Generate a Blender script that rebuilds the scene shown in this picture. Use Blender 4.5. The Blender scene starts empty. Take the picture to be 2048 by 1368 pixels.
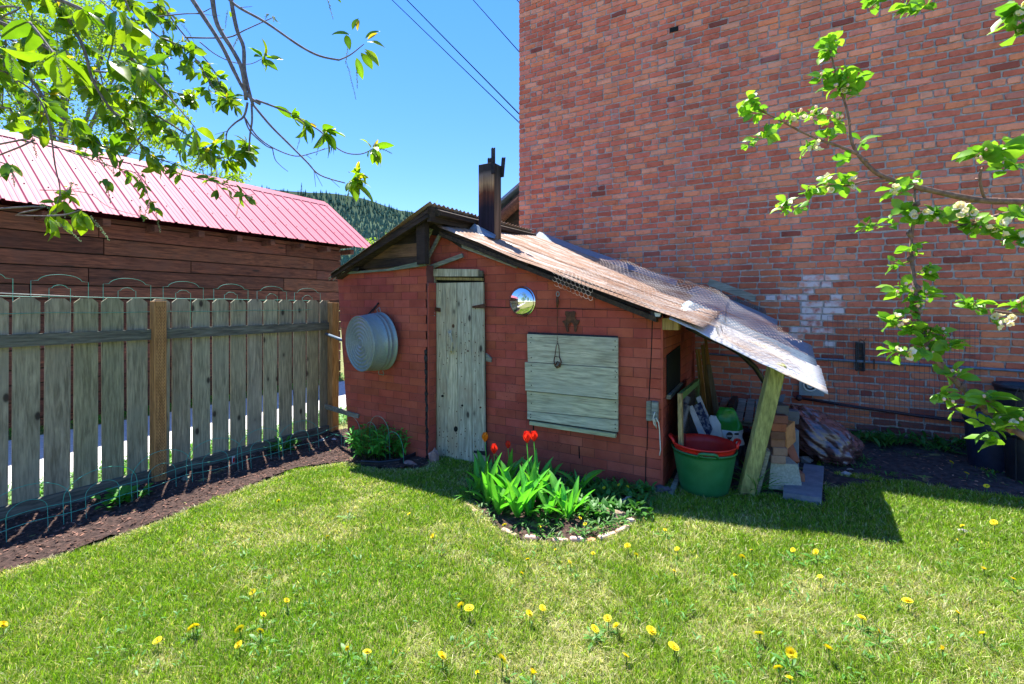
import bpy, math, random
import numpy as np
from mathutils import Vector, Matrix, noise as mnoise

R = random.Random(7)
NR = np.random.default_rng(11)
D = bpy.data
SC = bpy.context.scene
COL = SC.collection

# ---------------------------------------------------------------- camera, sky, sun, exposure
EYE = 1.42
YAW = math.radians(30.1)
F = 924.0
CX, HY = 1024.0, 607.0
cam = D.cameras.new("camera")
cam.sensor_width = 36.0
cam.lens = F / 2048 * 36.0
cam.shift_y = -(684 - HY) / 2048
cam.clip_start = 0.05
cam.clip_end = 3000
camo = D.objects.new("camera", cam)
camo.location = (0, 0, EYE)
camo.rotation_euler = (math.radians(90), 0, YAW)
COL.objects.link(camo)
SC.camera = camo

SUN_EL = math.radians(63.8)
SUN_H = Vector((-0.877, 0.480, 0)).normalized()
SUN = Vector((SUN_H.x * math.cos(SUN_EL), SUN_H.y * math.cos(SUN_EL), math.sin(SUN_EL)))
sl = D.lights.new("sun", 'SUN')
sl.energy = 3.2
sl.angle = math.radians(0.5)
sl.color = (1.0, 0.95, 0.86)
so = D.objects.new("sun", sl)
so.rotation_euler = SUN.to_track_quat('Z', 'Y').to_euler()
COL.objects.link(so)
world = D.worlds.new("World")
SC.world = world
world.use_nodes = True
wn = world.node_tree
wn.nodes.clear()
sky = wn.nodes.new('ShaderNodeTexSky')
sky.sky_type = 'NISHITA'
sky.sun_disc = False
sky.sun_elevation = SUN_EL
sky.sun_rotation = math.atan2(SUN.x, SUN.y)
sky.altitude = 1700
sky.air_density = 1.0
sky.dust_density = 0.0
sky.ozone_density = 4.0
bg = wn.nodes.new('ShaderNodeBackground')
bg.inputs['Strength'].default_value = 0.15
wo = wn.nodes.new('ShaderNodeOutputWorld')
gm = wn.nodes.new('ShaderNodeGamma'); gm.inputs[1].default_value = 0.55      # softer contrast over the whole dome
hs = wn.nodes.new('ShaderNodeHueSaturation'); hs.inputs['Saturation'].default_value = 1.76; hs.inputs['Hue'].default_value = 0.518
wn.links.new(sky.outputs[0], gm.inputs[0]); wn.links.new(gm.outputs[0], hs.inputs['Color']); wn.links.new(hs.outputs[0], bg.inputs['Color'])
wn.links.new(bg.outputs[0], wo.inputs['Surface'])
SC.view_settings.view_transform = 'Standard'
SC.view_settings.look = 'None'
SC.view_settings.gamma = 1
SC.view_settings.use_curve_mapping = False
SC.view_settings.exposure = 2.2
SC.render.engine = 'CYCLES'
SC.cycles.max_bounces = 8
SC.cycles.diffuse_bounces = 4
SC.cycles.transparent_max_bounces = 8

# ---------------------------------------------------------------- pixel rays onto real planes
CS, SN = math.cos(YAW), math.sin(YAW)
def ray(px, py):
    a = (px - CX) / F
    return (a * CS - SN, a * SN + CS, (HY - py) / F)
def onY(px, py, Y):
    d = ray(px, py); t = Y / d[1]
    return Vector((d[0] * t, Y, EYE + d[2] * t))
def onX(px, py, X):
    d = ray(px, py); t = X / d[0]
    return Vector((X, d[1] * t, EYE + d[2] * t))
def onZ(px, py, Z):
    d = ray(px, py); t = (Z - EYE) / d[2]
    return Vector((d[0] * t, d[1] * t, Z))
def atT(px, py, t):
    d = ray(px, py)
    return Vector((d[0] * t, d[1] * t, EYE + d[2] * t))
def g(X, Y=0):
    return 0.04 + 0.045 * max(min(X, 4.0), -6.0)
def onG(px, py, dz=0.0):
    d = ray(px, py)
    t = (0.04 + dz - EYE) / (d[2] - 0.045 * d[0])
    return Vector((d[0] * t, d[1] * t, EYE + d[2] * t))
def pxof(p):
    x = p[0] * CS + p[1] * SN; z = -p[0] * SN + p[1] * CS
    return (CX + F * x / z, HY - F * (p[2] - EYE) / z, z)

# ---------------------------------------------------------------- mesh helpers
class MB:
    def __init__(s):
        s.v = []; s.f = []; s.t = []; s.cur = (1, 1, 1)
    def add(s, vs, fs, tint=None):
        o = len(s.v); c = tint or s.cur
        s.v += [tuple(p) for p in vs]
        s.t += [c] * len(vs)
        s.f += [tuple(i + o for i in q) for q in fs]
        return s
    def pts8(s, p, tint=None):
        return s.add(p, [(3, 2, 1, 0), (4, 5, 6, 7), (0, 1, 5, 4), (1, 2, 6, 5), (2, 3, 7, 6), (3, 0, 4, 7)], tint)
    def box(s, c, size, M=None, tint=None, bev=0.0):
        hx, hy, hz = size[0] / 2, size[1] / 2, size[2] / 2
        M = M or Matrix.Identity(3); c = Vector(c)
        if bev <= 0:
            p = [c + M @ Vector(q) for q in ((-hx, -hy, -hz), (hx, -hy, -hz), (hx, hy, -hz), (-hx, hy, -hz), (-hx, -hy, hz), (hx, -hy, hz), (hx, hy, hz), (-hx, hy, hz))]
            return s.pts8(p, tint)
        b = bev
        def loop(z, i):
            return [(-hx + i, -hy + b + i, z), (-hx + b + i, -hy + i, z), (hx - b - i, -hy + i, z), (hx - i, -hy + b + i, z), (hx - i, hy - b - i, z), (hx - b - i, hy - i, z), (-hx + b + i, hy - i, z), (-hx + i, hy - b - i, z)]
        L = [loop(-hz, b * .6), loop(-hz + b, 0), loop(hz - b, 0), loop(hz, b * .6)]
        vs = [c + M @ Vector(q) for l in L for q in l]
        fs = [tuple(reversed(range(8))), tuple(range(24, 32))]
        for k in range(3):
            for i in range(8):
                j = (i + 1) % 8
                fs.append((k * 8 + i, k * 8 + j, k * 8 + 8 + j, k * 8 + 8 + i))
        return s.add(vs, fs, tint)
    def prism(s, poly, off, tint=None):
        n = len(poly); off = Vector(off)
        a = [Vector(p) for p in poly]; b = [p + off for p in a]
        fs = [tuple(range(n)), tuple(reversed(range(n, 2 * n)))]
        for i in range(n):
            j = (i + 1) % n
            fs.append((i, i + n, j + n, j))
        return s.add(a + b, fs, tint)
    def tube(s, pts, r, n=6, tint=None, cap=True):
        P = [Vector(p) for p in pts]
        rr = r if isinstance(r, (list, tuple)) else [r] * len(P)
        vs = []; fs = []
        up = Vector((0.137, 0.231, 0.963)).normalized()
        prev = None
        for i, p in enumerate(P):
            d = (P[min(i + 1, len(P) - 1)] - P[max(i - 1, 0)])
            if d.length < 1e-9: d = Vector((0, 0, 1))
            d.normalize()
            if prev is None:
                u = d.cross(up)
                if u.length < 1e-3: u = d.cross(Vector((1, 0, 0)))
            else:
                u = prev - d * prev.dot(d)
                if u.length < 1e-6: u = d.cross(up)
            u.normalize(); prev = u; w = d.cross(u)
            for k in range(n):
                a = 2 * math.pi * k / n
                vs.append(p + (u * math.cos(a) + w * math.sin(a)) * rr[i])
        for i in range(len(P) - 1):
            for k in range(n):
                j = (k + 1) % n
                fs.append((i * n + k, i * n + j, (i + 1) * n + j, (i + 1) * n + k))
        if cap:
            fs.append(tuple(reversed(range(n)))); fs.append(tuple(range((len(P) - 1) * n, len(P) * n)))
        return s.add(vs, fs, tint)
    def lathe(s, prof, c, n=32, M=None, tint=None):
        M = M or Matrix.Identity(3); c = Vector(c); vs = []; fs = []
        for (r, z) in prof:
            for k in range(n):
                a = 2 * math.pi * k / n
                vs.append(c + M @ Vector((r * math.cos(a), r * math.sin(a), z)))
        for i in range(len(prof) - 1):
            for k in range(n):
                j = (k + 1) % n
                fs.append((i * n + k, i * n + j, (i + 1) * n + j, (i + 1) * n + k))
        return s.add(vs, fs, tint)
    def quad(s, a, b, c, d, tint=None):
        return s.add([a, b, c, d], [(0, 1, 2, 3)], tint)
    def blob(s, c, r, seed=0, amp=.25, n=10, m=7, sq=(1, 1, 1), tint=None):
        c = Vector(c); vs = []; fs = []
        for i in range(m + 1):
            th = math.pi * i / m
            for k in range(n):
                a = 2 * math.pi * k / n
                d = Vector((math.sin(th) * math.cos(a), math.sin(th) * math.sin(a), math.cos(th)))
                q = 1 + amp * mnoise.noise(d * 1.7 + Vector((seed * 3.1, seed * 1.7, 0)))
                vs.append(c + Vector((d.x * sq[0], d.y * sq[1], d.z * sq[2])) * r * q)
        for i in range(m):
            for k in range(n):
                j = (k + 1) % n
                fs.append((i * n + k, (i + 1) * n + k, (i + 1) * n + j, i * n + j))
        return s.add(vs, fs, tint)

def mesh_from(name, V, faces, tint, mat, smooth=False):
    me = D.meshes.new(name)
    me.from_pydata([tuple(p) for p in V], [], faces)
    at = me.attributes.new('tint', 'FLOAT_COLOR', 'POINT')
    T = np.ones((len(V), 4), np.float32); T[:, :3] = np.array(tint, np.float32).reshape(-1, 3)
    at.data.foreach_set('color', T.ravel())
    if smooth: me.polygons.foreach_set('use_smooth', [True] * len(me.polygons))
    me.materials.append(mat)
    me.update()
    return me
def mesh_np(name, V, L, n, tint, mat, smooth=False):
    """V (N,3) verts, L flat loop indices, n verts per face (array)"""
    me = D.meshes.new(name)
    me.vertices.add(len(V)); me.vertices.foreach_set('co', np.asarray(V, np.float32).ravel())
    me.loops.add(len(L)); me.loops.foreach_set('vertex_index', np.asarray(L, np.int32))
    me.polygons.add(len(n))
    n = np.asarray(n, np.int32)
    me.polygons.foreach_set('loop_start', np.concatenate([[0], np.cumsum(n)[:-1]]).astype(np.int32))
    me.polygons.foreach_set('loop_total', n)
    at = me.attributes.new('tint', 'FLOAT_COLOR', 'POINT')
    T = np.ones((len(V), 4), np.float32); T[:, :3] = tint
    at.data.foreach_set('color', T.ravel())
    if smooth: me.polygons.foreach_set('use_smooth', [True] * len(n))
    me.materials.append(mat); me.update(calc_edges=True)
    return me

def wloc(o):
    l = Vector((0, 0, 0))
    while o: l += Vector(o.location); o = o.parent
    return l
def link(name, me, loc, parent=None):
    o = D.objects.new(name, me); COL.objects.link(o)
    o.location = Vector(loc) - (wloc(parent) if parent else Vector((0, 0, 0)))
    if parent: o.parent = parent
    return o
def build(name, mb, mat, parent=None, smooth=False, base=False):
    A = np.array(mb.v, dtype=np.float64)
    lo, hi = A.min(0), A.max(0); c = (lo + hi) / 2
    if base: c[2] = lo[2]
    me = mesh_from(name, A - c, mb.f, mb.t, mat, smooth)
    return link(name, me, c, parent)
def tag(o, label=None, cat=None, group=None, kind=None):
    if label: o['label'] = label
    if cat: o['category'] = cat
    if group: o['group'] = group
    if kind: o['kind'] = kind
    return o
def thing(name, label, cat, loc=(0, 0, 0), group=None):
    o = D.objects.new(name, None); COL.objects.link(o); o.location = loc
    o.empty_display_size = .1
    return tag(o, label, cat, group)
def single(name, mb, mat, label, cat, group=None, smooth=False):
    return tag(build(name, mb, mat, None, smooth, True), label, cat, group)
def struct(name, mb, mat, smooth=False):
    return tag(build(name, mb, mat, None, smooth), kind='structure')

# ---------------------------------------------------------------- materials
def nt_new(name):
    m = D.materials.new(name); m.use_nodes = True
    t = m.node_tree; t.nodes.clear()
    out = t.nodes.new('ShaderNodeOutputMaterial')
    return m, t, out
def N(t, kind, **kw):
    n = t.nodes.new(kind)
    for k, v in kw.items(): setattr(n, k, v)
    return n
def mix(t, a, b, fac, mode='MIX'):
    n = t.nodes.new('ShaderNodeMix'); n.data_type = 'RGBA'; n.blend_type = mode
    for s, v in ((0, fac), (6, a), (7, b)):
        if isinstance(v, bpy.types.NodeSocket): t.links.new(v, n.inputs[s])
        else: n.inputs[s].default_value = (v if s == 0 else (*v, 1) if len(v) == 3 else v)
    return n.outputs[2]
def coords(t, space='obj', rand=True, scale=(1, 1, 1)):
    if space == 'world':
        src = N(t, 'ShaderNodeNewGeometry').outputs['Position']
    else:
        src = N(t, 'ShaderNodeTexCoord').outputs['Object']
    if rand:
        oi = N(t, 'ShaderNodeObjectInfo')
        mu = N(t, 'ShaderNodeMath', operation='MULTIPLY'); mu.inputs[1].default_value = 37.0
        t.links.new(oi.outputs['Random'], mu.inputs[0])
        ad = N(t, 'ShaderNodeVectorMath', operation='ADD')
        t.links.new(src, ad.inputs[0]); t.links.new(mu.outputs[0], ad.inputs[1]); src = ad.outputs[0]
    mp = N(t, 'ShaderNodeMapping'); mp.inputs['Scale'].default_value = scale
    t.links.new(src, mp.inputs[0])
    return mp.outputs[0]
def noi(t, vec, scale, detail=4, rough=.6, dist=0):
    n = N(t, 'ShaderNodeTexNoise'); n.inputs['Scale'].default_value = scale
    n.inputs['Detail'].default_value = detail; n.inputs['Roughness'].default_value = rough
    n.inputs['Distortion'].default_value = dist
    t.links.new(vec, n.inputs['Vector']); return n.outputs['Fac']
def ramp(t, fac, stops, interp='LINEAR'):
    n = N(t, 'ShaderNodeValToRGB'); cr = n.color_ramp; cr.interpolation = interp
    while len(cr.elements) < len(stops): cr.elements.new(0.5)
    for e, (p, c) in zip(cr.elements, stops):
        e.position = p; e.color = (*c, 1) if hasattr(c, '__len__') else (c, c, c, 1)
    t.links.new(fac, n.inputs[0]); return n.outputs[0]
def finish(m, t, out, col, rough=.8, metal=0, bump=None, bstr=.3, bdist=.003, trans=0, spec=.3, coat=0, tint=True):
    if tint:
        at = N(t, 'ShaderNodeAttribute', attribute_name='tint')
        col = mix(t, col, at.outputs['Color'], 1.0, 'MULTIPLY')
    p = N(t, 'ShaderNodeBsdfPrincipled')
    if isinstance(col, bpy.types.NodeSocket): t.links.new(col, p.inputs['Base Color'])
    else: p.inputs['Base Color'].default_value = (*col, 1)
    if isinstance(rough, bpy.types.NodeSocket): t.links.new(rough, p.inputs['Roughness'])
    else: p.inputs['Roughness'].default_value = rough
    if isinstance(metal, bpy.types.NodeSocket): t.links.new(metal, p.inputs['Metallic'])
    else: p.inputs['Metallic'].default_value = metal
    p.inputs['Specular IOR Level'].default_value = spec
    p.inputs['Coat Weight'].default_value = coat
    if bump is not None:
        b = N(t, 'ShaderNodeBump'); b.inputs['Strength'].default_value = bstr; b.inputs['Distance'].default_value = bdist
        t.links.new(bump, b.inputs['Height']); t.links.new(b.outputs[0], p.inputs['Normal'])
    sh = p.outputs[0]
    if trans > 0:
        tr = N(t, 'ShaderNodeBsdfTranslucent')
        cc = mix(t, col, (1.25, 1.3, .55), 1.0, 'MULTIPLY') if trans < .9 else col
        t.links.new(cc, tr.inputs[0])
        ms = N(t, 'ShaderNodeMixShader'); ms.inputs[0].default_value = trans
        t.links.new(sh, ms.inputs[1]); t.links.new(tr.outputs[0], ms.inputs[2]); sh = ms.outputs[0]
    t.links.new(sh, out.inputs[0])
    return m
def simple(name, c1, c2=None, scale=8, rough=.8, metal=0, bstr=.2, bdist=.003, space='obj', stretch=(1, 1, 1), trans=0, spec=.3, detail=5, lo=.35, hi=.65, coat=0):
    m, t, out = nt_new(name)
    v = coords(t, space, space == 'obj', stretch)
    f = noi(t, v, scale, detail)
    col = ramp(t, f, [(lo, c1), (hi, c2 or c1)])
    return finish(m, t, out, col, rough, metal, f, bstr, bdist, trans, spec, coat)
def wood(name, light, dark, axis='Z', knots=True, nails=False, rough=.85, grain=1.0, weather=None, kcol=(.03, .022, .018)):
    m, t, out = nt_new(name)
    st = {'X': (2.0, 22, 22), 'Y': (22, 2.0, 22), 'Z': (22, 22, 2.0)}[axis]
    v = coords(t, 'obj', True, tuple(q * grain for q in st))
    f1 = noi(t, v, 1.0, 7, .68, 1.1)
    v2 = coords(t, 'obj', True, tuple(q * grain * 3.2 for q in st))
    f2 = noi(t, v2, 1.0, 3, .6)
    col = ramp(t, f1, [(.3, dark), (.5, tuple((a + b) / 2 for a, b in zip(light, dark))), (.68, light)])
    fine = ramp(t, f2, [(.36, .62), (.6, 1.05)])
    col = mix(t, col, fine, 1.0, 'MULTIPLY')
    big = noi(t, coords(t, 'obj', True, (1, 1, 1)), 3.0, 3)
    if weather:
        col = mix(t, col, weather, ramp(t, big, [(.48, 0.0), (.7, .75)]))
    if knots:
        ks = {'X': (2.2, 8, 8), 'Y': (8, 2.2, 8), 'Z': (9, 9, 4.6)}[axis]
        kv = coords(t, 'obj', True, ks)
        vo = N(t, 'ShaderNodeTexVoronoi'); vo.inputs['Scale'].default_value = .75
        t.links.new(kv, vo.inputs['Vector'])
        col = mix(t, col, kcol, ramp(t, vo.outputs['Distance'], [(.0, .95), (.085, .9), (.14, .2), (.25, 0.0)]))
    return finish(m, t, out, col, rough, 0, f2, .5, .004)

M = {}
def brickmat(name, lime=False):
    m, t, out = nt_new(name)
    v = coords(t, 'obj', True)
    f = noi(t, v, 14, 8, .7); f2 = noi(t, v, 60, 4, .7)
    col = mix(t, (1, 1, 1), (.45, .40, .42), ramp(t, f, [(.5, 0.0), (.72, .8)]))
    col = mix(t, col, (1.5, 1.35, 1.3), ramp(t, f, [(.25, .6), (.42, 0.0)]))
    sp = N(t, 'ShaderNodeTexVoronoi'); sp.inputs['Scale'].default_value = 90; t.links.new(v, sp.inputs['Vector'])
    col = mix(t, col, (.35, .3, .3), ramp(t, sp.outputs['Distance'], [(.08, .6), (.2, 0.0)]))
    wv = coords(t, 'world', False, (1.1, 1.1, .30)); st = noi(t, wv, 1.6, 6, .65)      # run-down stains over many courses
    col = mix(t, col, (.62, .58, .62), ramp(t, st, [(.50, 0.0), (.70, .85)])); col = mix(t, col, (1.25, 1.28, 1.28), ramp(t, st, [(.30, .7), (.44, 0.0)]))
    ef = noi(t, coords(t, 'world', False, (1, 1, 1)), 26, 6, .75); col = mix(t, col, (1.0, 1.6, 1.7), ramp(t, ef, [(.60, 0.0), (.70, .4)]))
    if lime:
        fl = noi(t, v, 9, 5, .6)
        at = N(t, 'ShaderNodeAttribute', attribute_name='tint')
        base = mix(t, col, at.outputs['Color'], 1.0, 'MULTIPLY')
        col = mix(t, base, (.62, .56, .58), ramp(t, fl, [(.38, 0.12), (.55, .9)]))
        return finish(m, t, out, col, .92, 0, f2, .5, .004, tint=False)
    return finish(m, t, out, col, .92, 0, f2, .5, .004)
M['brick'] = brickmat('aged_brick'); M['brick_lime'] = brickmat('limewashed_brick', True)
M['mortar'] = simple('mortar', (.25, .225, .215), (.46, .42, .40), 30, .95, bstr=.6, bdist=.006, space='world')
def sidingmat():
    m, t, out = nt_new('red_asphalt_siding')
    v = coords(t, 'world', False)
    f = noi(t, v, 5, 6, .65); f2 = noi(t, v, 260, 2, .7)
    col = mix(t, (.335, .066, .040), (.43, .095, .058), ramp(t, f, [(.35, 0.0), (.65, 1.0)]))
    col = mix(t, col, (.48, .13, .095), ramp(t, noi(t, v, 1.3, 5, .7), [(.52, 0.0), (.74, .5)]))
    col = mix(t, col, (.20, .036, .026), ramp(t, noi(t, coords(t, 'world', False, (1, 1, .6)), 2.4, 6, .7), [(.54, 0.0), (.70, .6)]))
    vo = N(t, 'ShaderNodeTexVoronoi'); vo.inputs['Scale'].default_value = 38; t.links.new(v, vo.inputs['Vector'])
    ms = mix(t, (0, 0, 0), ramp(t, vo.outputs['Distance'], [(.10, 1.0), (.19, 0.0)]), ramp(t, noi(t, v, 3.2, 3), [(.53, 0.0), (.66, 1.0)]))
    col = mix(t, col, (.02, .012, .012), ms)
    return finish(m, t, out, col, .9, 0, f2, .35, .002)
M['siding'] = sidingmat()
M['siding_joint'] = simple('siding_joint', (.12, .035, .028), (.21, .085, .072), 3, .95, space='world', bstr=.1)
M['tar'] = simple('tar_paper', (.012, .011, .012), (.045, .04, .04), 12, .8, bstr=.6, bdist=.006)
M['fence_board'] = wood('weathered_cedar_board', (.50, .455, .30), (.24, .22, .14), 'Z', True, weather=(.31, .30, .21))
M['fence_rail'] = wood('weathered_rail', (.20, .20, .155), (.075, .075, .06), 'Y', False)
M['fence_post'] = wood('incised_brown_post', (.58, .31, .12), (.34, .16, .055), 'Z', False)
M['door'] = wood('silvered_door_plank', (.66, .61, .43), (.33, .31, .21), 'Z', True, weather=(.36, .29, .19))
M['shutter'] = wood('silvered_shutter_board', (.66, .62, .44), (.36, .35, .25), 'X', True, weather=(.43, .43, .34), kcol=(.20, .14, .07))
M['dark_wood_x'] = wood('charred_board', (.07, .045, .03), (.010, .009, .009), 'X', False, weather=(.07, .045, .03))
M['dark_wood_y'] = wood('charred_rafter', (.09, .06, .04), (.012, .010, .010), 'Y', False)
M['grey_wood'] = wood('grey_batten', (.36, .36, .29), (.15, .15, .12), 'X', False)
M['yellow_wood'] = wood('yellow_lumber', (.50, .34, .13), (.28, .17, .06), 'Z', False)
M['leanpost'] = wood('greenish_post', (.42, .43, .17), (.22, .23, .08), 'Z', True, kcol=(.12, .11, .05))
M['barn_wood'] = wood('brown_barn_plank', (.22, .09, .052), (.05, .024, .018), 'Y', True, weather=(.11, .055, .040))
M['chimney_wood'] = wood('scorched_chimney_board', (.20, .12, .075), (.03, .02, .017), 'Z', True)
def redroof():
    m, t, out = nt_new('red_metal_roof')
    v = coords(t, 'world', False)
    col = mix(t, (.50, .125, .165), (.56, .19, .225), noi(t, v, .7, 3))
    return finish(m, t, out, col, .62, .0, None, spec=.12)
M['red_roof'] = redroof()
def rustmat(name, zinc, rust1, rust2, lo, hi, rough=.5):
    m, t, out = nt_new(name)
    v = coords(t, 'world', False, (1.3, 7, 1.3))
    f = noi(t, v, 1.6, 8, .7, .4)
    v2 = coords(t, 'world', False)
    f2 = noi(t, v2, 55, 6, .8)
    z = mix(t, zinc, tuple(q * .72 for q in zinc), ramp(t, f2, [(.4, 0.0), (.65, 1.0)]))
    r = mix(t, rust1, rust2, ramp(t, f2, [(.35, 0.0), (.6, 1.0)]))
    msk = ramp(t, f, [(lo, 0.0), (hi, 1.0)])
    col = mix(t, z, r, msk)
    return finish(m, t, out, col, ramp(t, msk, [(0, .42), (1, .85)]), ramp(t, msk, [(0, .35), (1, 0.0)]), f2, .4, .002, spec=.5)
M['rust_sheet'] = rustmat('rusty_corrugated', (.46, .44, .43), (.18, .085, .045), (.34, .20, .125), .31, .53)
M['zinc_sheet'] = rustmat('pale_corrugated', (.66, .67, .68), (.62, .40, .22), (.70, .60, .50), .50, .64)
M['blue_sheet'] = rustmat('shade_blue_zinc', (.20, .27, .34), (.16, .08, .05), (.24, .16, .12), .56, .66)  # shade on the rear roof sheets is put into this dark blue
M['galv'] = rustmat('galvanised_tub', (.27, .34, .35), (.20, .24, .20), (.26, .29, .24), .50, .70)
m_, t_, o_ = nt_new('mirror_steel'); M['mirror'] = finish(m_, t_, o_, mix(t_, (.86, .86, .86), (.8, .8, .8), .5), .045, 1.0, tint=False)
M['iron'] = simple('rusty_iron', (.06, .03, .02), (.16, .07, .035), 40, .8, .3)
M['blackmetal'] = simple('black_metal', (.012, .012, .014), (.03, .03, .034), 20, .6)
M['rubber'] = simple('black_plastic', (.008, .009, .013), (.018, .019, .026), 15, .45, spec=.5)
M['potblue'] = simple('dark_blue_plastic', (.007, .012, .03), (.014, .022, .05), 15, .5, spec=.4)
M['green_plastic'] = simple('green_plastic', (.008, .12, .035), (.022, .17, .065), 7, .5, spec=.5, bstr=.02)
M['red_plastic'] = simple('red_plastic', (.62, .018, .015), (.75, .03, .018), 4, .45, spec=.5, bstr=.02, trans=.2)
M['wire_green'] = simple('green_wire', (.04, .34, .24), (.08, .42, .33), 20, .5, spec=.5)
M['wire_chicken'] = simple('chicken_wire_metal', (.16, .07, .04), (.60, .56, .52), 4, .5, .3)
M['wire_dark'] = simple('dark_wire', (.05, .05, .07), (.09, .08, .10), 20, .7)
M['conduit'] = simple('blue_grey_conduit', (.09, .14, .19), (.14, .19, .25), 10, .5)
M['darkpipe'] = simple('dark_pipe', (.03, .018, .022), (.06, .03, .035), 10, .5)
M['rope'] = simple('white_cord', (.55, .54, .48), (.68, .67, .6), 60, .9)
M['stone'] = simple('field_stone', (.20, .18, .18), (.42, .38, .36), 9, .9, bstr=.6, bdist=.01)
M['concrete'] = simple('pier_concrete', (.24, .26, .21), (.36, .38, .31), 70, .95, bstr=.7, bdist=.006)
M['slab'] = simple('blue_grey_paver', (.13, .15, .18), (.20, .22, .25), 12, .85, bstr=.3)
M['soil'] = simple('mulch_soil', (.022, .013, .011), (.085, .05, .040), 34, .98, bstr=1.0, bdist=.02, space='world', detail=8)
M['soil_dark'] = simple('bare_soil', (.020, .015, .015), (.075, .058, .055), 22, .98, bstr=1.0, bdist=.02, space='world', detail=8)
M['chip'] = simple('mulch_chip', (.05, .028, .022), (.17, .095, .07), 30, .95)
M['thatch'] = simple('lawn_ground', (.10, .12, .03), (.23, .22, .09), 12, 1.0, bstr=.8, bdist=.01, space='world', detail=8)
M['gravel'] = simple('pale_gravel_lane', (.42, .40, .40), (.62, .59, .58), 26, .95, bstr=.6, bdist=.01, space='world', detail=8)
def leafmat(name, c1, c2, trans=.45, rough=.38, scale=25):
    return simple(name, c1, c2, scale, rough, trans=trans, spec=.45, bstr=.08)
M['grass'] = leafmat('grass_blade', (.8, .8, .8), (1, 1, 1), .42, .5)
M['leaf_cherry'] = leafmat('cherry_leaf', (.13, .24, .012), (.20, .33, .016), .56, .33)
M['leaf_apple'] = leafmat('apple_leaf', (.17, .36, .035), (.24, .44, .05), .5, .4)
M['leaf_tulip'] = leafmat('tulip_leaf', (.085, .33, .035), (.12, .40, .05), .42, .4)
M['leaf_weed'] = leafmat('weed_leaf', (.04, .15, .03), (.08, .22, .04), .4, .5)
M['leaf_far'] = leafmat('far_leaf', (.17, .28, .02), (.26, .38, .04), .5, .5)
M['bark_grey'] = simple('grey_bark', (.10, .085, .09), (.22, .19, .19), 60, .9, bstr=.5)
M['bark_apple'] = simple('apple_bark', (.13, .075, .06), (.26, .16, .13), 60, .8, bstr=.4)
M['petal_white'] = simple('apple_petal', (.80, .72, .68), (.86, .84, .80), 20, .6, trans=.35)
M['petal_red'] = simple('red_tulip_petal', (.70, .015, .018), (.80, .045, .03), 20, .4, trans=.42)
M['petal_orange'] = simple('orange_tulip_petal', (.70, .10, .01), (.80, .34, .02), 30, .45, trans=.42)
M['dandelion'] = simple('dandelion_yellow', (.86, .72, .01), (.88, .80, .03), 60, .7, trans=.1)
M['pine'] = simple('hazed_conifer', (.025, .065, .05), (.055, .12, .075), 4, .95)  # lightened and blued so the colour carries the hill's haze
M['hill'] = simple('hill_ground', (.02, .055, .03), (.035, .075, .035), .05, 1.0, space='world')
M['sack_brown'] = simple('brown_plastic_sack', (.05, .022, .022), (.16, .080, .078), 5, .24, spec=1.0, bstr=.35, bdist=.02, stretch=(1.2, 3, 9), detail=6, coat=.3)
M['white'] = simple('white_paint', (.52, .53, .55), (.66, .67, .70), 12, .6)
M['bagwhite'] = simple('white_poly_bag', (.50, .52, .54), (.66, .68, .68), 6, .4, spec=.5)
M['baggreen'] = simple('green_poly_bag', (.01, .20, .02), (.02, .30, .03), 6, .35, spec=.5)
M['bluepic'] = simple('blue_picture', (.01, .025, .09), (.25, .28, .34), 28, .6, lo=.45, hi=.6)
M['black'] = simple('black_void', (.006, .008, .006), (.012, .014, .012), 5, .9)
M['cable'] = simple('cable_black', (.01, .01, .012), (.015, .015, .018), 20, 1.0, spec=0.0)

# ================================================================ ground
def inpoly(px, py, poly):
    r = False; n = len(poly); j = n - 1
    for i in range(n):
        xi, yi = poly[i][0], poly[i][1]; xj, yj = poly[j][0], poly[j][1]
        if (yi > py) != (yj > py) and px < (xj - xi) * (py - yi) / (yj - yi) + xi: r = not r
        j = i
    return r
BED = [onG(*p) for p in ((-420, 1290), (-200, 1225), (0, 1148), (170, 1098), (330, 1040), (470, 985), (590, 940), (690, 925), (760, 940), (845, 940), (858, 930))]
BED = [(p.x, p.y) for p in BED] + [(-2.95, 3.5), (-4.2, 3.9), (-4.75, 4.0), (-4.98, 1.0), (-5.1, -1.2)]
SOILR = [onG(*p) for p in ((1648, 905), (1700, 880), (1760, 868))] 
SOILR = [(p.x, p.y) for p in SOILR] + [(1.2, 5.8), (5.5, 5.8), (5.5, 4.5)] + [(p.x, p.y) for p in (onG(2200, 1000), onG(2048, 1000), onG(1930, 985), onG(1800, 965), onG(1700, 975), onG(1640, 985))]
FLOWER = [onG(*p) for p in ((935, 965), (945, 1010), (985, 1050), (1040, 1080), (1110, 1086), (1180, 1084), (1240, 1062), (1275, 1030), (1300, 985), (1290, 955))]
FLOWER = [(p.x, p.y) for p in FLOWER] + [(-1.0, 3.6), (-2.45, 3.6)]

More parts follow.
